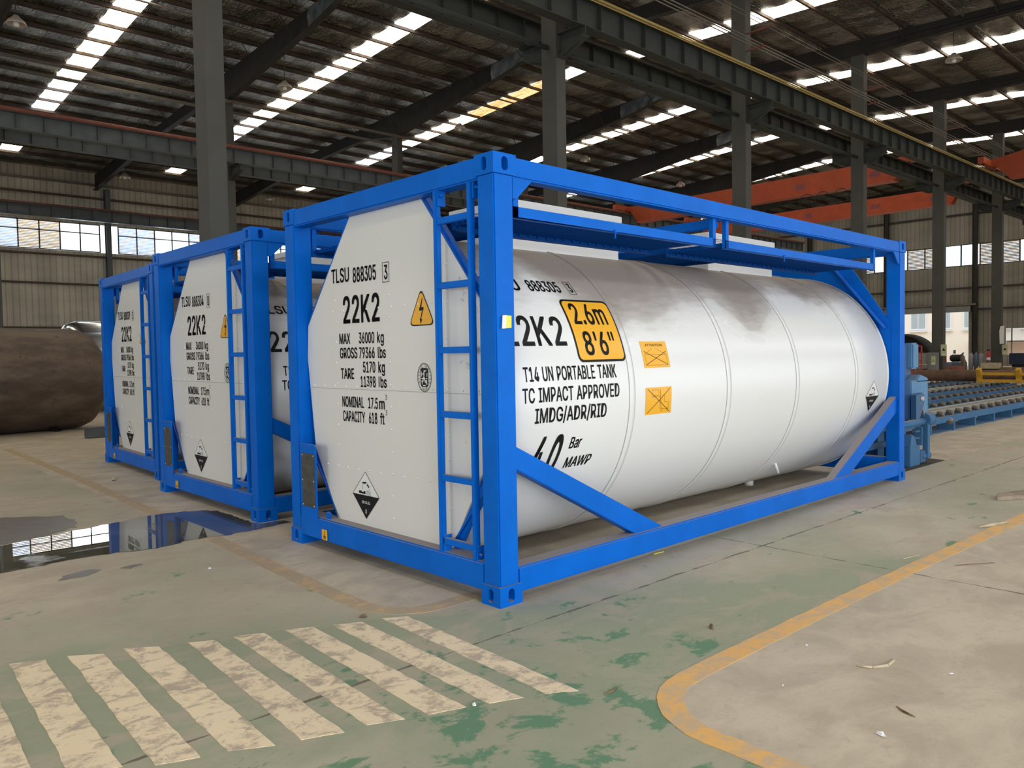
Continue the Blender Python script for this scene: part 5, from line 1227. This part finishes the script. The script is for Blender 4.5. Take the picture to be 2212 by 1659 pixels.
MB().box(.15, .30, .2, .3, 0, .48).box(-.8, .3, .2, .28, .38, .46).box(-.8, .3, .2, .28, .18, .24).build('support_stand', 'mblue', mc)

# roller conveyors along x
wheel = MB().tube((0, -.035, 0), (0, .035, 0), .040, 12).mesh('roller', 'roller')
def conveyor(x0, x1, y, z, label, n, twin=False):
    root = empty('roller_conveyor', (x0, y, 0), label=label, cat='conveyor', group='blue roller conveyors')
    L = x1-x0
    MB().box(0, L, -.14, -.11, z-.14, z-.03).build('side_rail', 'mblue', root)
    MB().box(0, L, .11, .14, z-.14, z-.03).build('side_rail', 'mblue', root)
    mb = MB(); x = .25
    while x < L: mb.box(x, x+.07, -.14, .14, 0, z-.14); x += 1.07
    mb.build('cross_feet', 'mblue', root)
    MB().box(0, L, -.12, .12, 0, .02).build('base_plate', 'mblue_dark', root)
    for i in range(n):
        o = link('roller', wheel, root); o.location = (.3+i*(L-.6)/max(1, n-1), (.055 if i % 2 else -.055), z-.01)
    return root
conveyor(9.4, 24.0, 1.62, .30, 'nearest roller conveyor, its blue edge rail facing the open floor', 64)
conveyor(9.2, 23.5, 2.45, .30, 'roller conveyor just behind the pale twin rails', 62)
conveyor(12.5, 24.5, 3.25, .30, 'third roller conveyor from the open floor', 52)
conveyor(13.5, 25.0, 4.15, .30, 'fourth roller conveyor from the open floor', 48)
conveyor(15.0, 26.0, 5.05, .30, 'roller conveyor under the middle of the rusty pipe', 44)
conveyor(17.0, 27.0, 6.0, .30, 'farthest roller conveyor under the left end of the rusty pipe', 40)
def twin(x0, x1, y, label):
    root = empty('rail_track', (x0, y, 0), label=label, cat='rail track')
    for s in (-.13, .13): MB().box(0, x1-x0, s-.03, s+.03, .05, .29).box(0, x1-x0, s-.035, s+.035, .29, .30).build('rail', 'railtop', root)
    MB().box(0, x1-x0, -.10, .10, .0, .12).build('channel', 'darkgap', root)
twin(9.8, 30, 1.98, 'pair of pale steel rails with a dark channel behind the nearest conveyor')
twin(14, 32, 4.6, 'second pair of pale rails between the farther conveyors')
es = empty('end_stand', (9.35, 1.15, 0), label='short blue stand with a knob at the end of the nearest conveyor', cat='stand')
MB().box(-.04, .04, -.05, .05, 0, .28).box(-.2, .04, -.03, .03, .10, .12).box(-.2, .04, -.03, .03, .20, .22).build('leg', 'mblue', es)
MB().box(-.8, 1.2, -.02, .04, .28, .34).build('beam', 'mblue', es)
MB().lathe([(0, -.05), (.045, -.04), (.06, 0), (.045, .04), (0, .05)], 16, (1.25, 0, .27), 'y').build('knob', 'roller', es)
# rusty pipes across the conveyors, on two yellow frames
pr = .175
def bigpipe(x, y0, y1, z, r, label):
    o = MB().lathe([(r*.93, y0), (r, y0), (r, y1), (r*.93, y1), (r*.93, y0)], 32, (0, 0, 0), 'y').build('steel_pipe', 'rustpipe', label=label, cat='pipe', group='rusty pipes on the conveyors')
    o.location = (x, 0, z); return o
bigpipe(23.2, -3.5, 6.35, .365+pr, pr, 'long rusty steel pipe nearer the yellow frames')
bigpipe(24.6, -3.5, 4.35, .365+.20, .20, 'second rusty pipe, behind and right of the long one')
for i, y0 in enumerate((2.9,)):
    yf = empty('yellow_pipe_frame', (22.6, 0, 0), label='yellow steel frame standing against the rusty pipe at the right edge', cat='frame')
    for y in (4.35, 3.35, 2.35, 1.35, .35, -.65):
        MB().prism([(0, .36), (.0, .50), (-.10, .74), (.06, .80), (.14, .52), (.14, .36)], 'y', y-.06, y+.06).build('upright', 'yellowframe', yf)
    for z in (.42, .62): MB().box(-.02, .05, -1.0, 4.35, z-.04, z+.04).build('crossbar', 'yellowframe', yf)
# things near the far columns
def gas(x, y, mat, label, h=1.08, r=.105):
    root = empty('gas_cylinder', (x, y, 0), label=label, cat='gas cylinder', group='gas cylinders by the column')
    MB().lathe([(0, 0), (r, .01), (r, h-.20), (r*.85, h-.12), (r*.45, h-.06), (r*.35, h-.04)], 20).build('body', mat, root)
    MB().lathe([(r*.32, h-.05), (r*.32, h), (r*.2, h+.02), (0, h+.02)], 12).build('valve_cap', 'gas_brown', root)
gas(42.3, 10.16, 'gas_grey', 'pale grey gas cylinder closest to the extinguisher'); gas(42.3, 10.40, 'gas_blue', 'dark blue gas cylinder between two grey ones')
gas(42.3, 10.64, 'gas_grey', 'pale grey gas cylinder left of the dark blue one'); gas(42.3, 11.03, 'gas_brown', 'brownish gas cylinder standing alone at the left of the others', .98)
gas(41.9, 10.83, 'gas_brown', 'short rusty gas cylinder half hidden by the grey ones', .80, .08)
fe = empty('fire_extinguisher', (41.9, 9.72, 0), label='red fire extinguisher on the column beside the gas cylinders', cat='extinguisher')
MB().lathe([(0, .62), (.085, .63), (.085, 1.08), (.05, 1.14), (.02, 1.16)], 16).build('body', 'red', fe)
MB().lathe([(.087, .68), (.087, .82)], 16).build('paper_band', 'paper', fe)
MB().box(-.02, .02, -.06, .08, 1.14, 1.22).build('valve', 'darkrubber', fe); MB().box(-.06, .10, .0, .12, 0, .63).build('stand', 'gas_blue', fe)
dr = empty('red_drum', (41.6, 11.70, 0), label='red drum standing in front of the gateway column', cat='drum')
MB().lathe([(0, .58), (.12, .58), (.12, 1.14), (0, 1.15)], 20).build('body', 'red', dr); MB().box(-.15, .15, -.3, .3, 0, .575).build('crate', 'gas_blue', dr)
MB().lathe([(.45, 0), (.45, .42), (0, .42)], 24).build('steel_ring', 'redrust', label='low rusty ring left of the gas cylinders', cat='ring').location = (40.2, 10.75, 0)
en = empty('compressor', (43.6, 11.75, 0), label='dark compressor engine in front of the bright gateway', cat='compressor')
MB().box(-.4, .4, -.4, .4, 0, .55).build('base', 'gas_blue', en)
MB().lathe([(0, -.34), (.16, -.32), (.20, -.1), (.20, .2), (.14, .30), (0, .32)], 18, (0, 0, .76), 'y').build('motor', 'darkrubber', en)
MB().tube((0, .1, 1.0), (0, .1, 1.2), .06, 10).tube((0, -.2, .9), (0, -.35, 1.05), .04, 8).build('air_filter', 'gas_blue', en)
gb = empty('control_cabinet', (33.9, 9.70, 0), label='grey control cabinet with a warning sign against the gateway column', cat='cabinet')
MB().box(-.15, .15, -.35, .02, 0, 1.16).build('body', 'greybox', gb); MB().box(-.45, -.15, .02, .32, .46, 1.14).build('desk', 'greybox', gb); MB().box(-.55, -.15, .0, .35, .62, .66).build('shelf', 'cream', gb)
F = Flat(); F.rrect(-.09, .09, .62, 1.0, .02, 'sign', .001); F.poly([(-.05, .76), (.05, .76), (0, .86)], 'black', .002); F.poly([(-.03, .772), (.03, .772), (0, .835)], 'note', .003); F.rect(-.06, .06, .66, .70, 'paper', .002)
F.build('warning_sign', lambda u, v, l: (-.151-l, -.22-u, v), gb)
def wsign(x, y, z0, z1, w_, label):
    F = Flat(); F.rect(-w_/2, w_/2, z0, z1, 'sign', 0); zc = (z0+z1)/2
    F.poly([(-w_*.3, zc-.02), (w_*.3, zc-.02), (0, zc+.10)], 'black', .002); F.rect(-w_*.3, w_*.3, z0+.06, z0+.10, 'paper', .002)
    o = F.build('warning_sign', lambda u, v, l: (-l, -u, v), None); o.location = (x, y, 0); return tag(o, label=label, cat='sign')
wsign(42.0, 9.02, .95, 1.44, .24, 'pale green warning sign on the column right of the extinguisher')
wsign(34.0, 9.15, 1.0, 1.5, .24, 'pale green warning sign on the gateway column')
MB().prism([(-.10, 1.50), (.08, 1.48), (.11, 2.1), (.06, 2.37), (-.10, 2.40)], 'x', -.03, .0).build('paper_sheet', 'paper', label='white sheet hanging on the column above the green sign', cat='paper').location = (42.0, 9.16, 0)
cb = MB().box(-.03, .03, -.46, .46, 0, .30).build('wooden_board', 'cream', bevel=.02, label='beige panel leaning behind the pipes below the extinguisher', cat='panel'); cb.location = (41.2, 9.40, .26)
MB().box(-.03, .03, -.4, .4, 0, .26).build('panel_stand', 'darkrubber', cb).location = (0, 0, -.26)
dm = empty('dark_machine', (43.5, 7.2, 0), label='dark machine under the low window at the right edge', cat='machine')
MB().box(-.5, .5, -1.6, 1.9, .45, 1.0).build('body', 'darkgap', dm); MB().box(-.4, .4, -1.5, 1.8, 0, .45).build('base', 'darkrubber', dm); MB().box(-.52, -.5, .6, .85, .72, .80).build('label_plate', 'note', dm)
bd = empty('black_pipe_bend', (36.6, 12.6, 0), label='huge black ring section standing left of the gateway column', cat='pipe')
MB().lathe([(1.55, -.5), (1.62, -.5), (1.62, .5), (1.55, .5), (1.55, -.5)], 48, (0, -.75, .42), 'x').build('ring', 'darkrubber', bd)
MB().lathe([(0, .3), (1.55, .3)], 48, (0, -.75, .42), 'x').build('end_disc', 'darkrubber', bd)
rg = empty('red_rack', (27.5, 8.0, 0), label='red lattice rack behind the light blue machine', cat='rack')
mb = MB()
for x in (-.30, -.02, .28): mb.box(-.02, .02, x-.02, x+.02, 0, 1.46)
for z in (.3, .6, .9, 1.2, 1.45): mb.box(-.02, .02, -.31, .30, z-.02, z+.02)
mb.build('lattice', 'red', rg); MB().box(.03, .05, .0, .28, .3, 1.42).build('back_sheet', plain('pink_sheet', (.5, .16, .15), .6), rg)
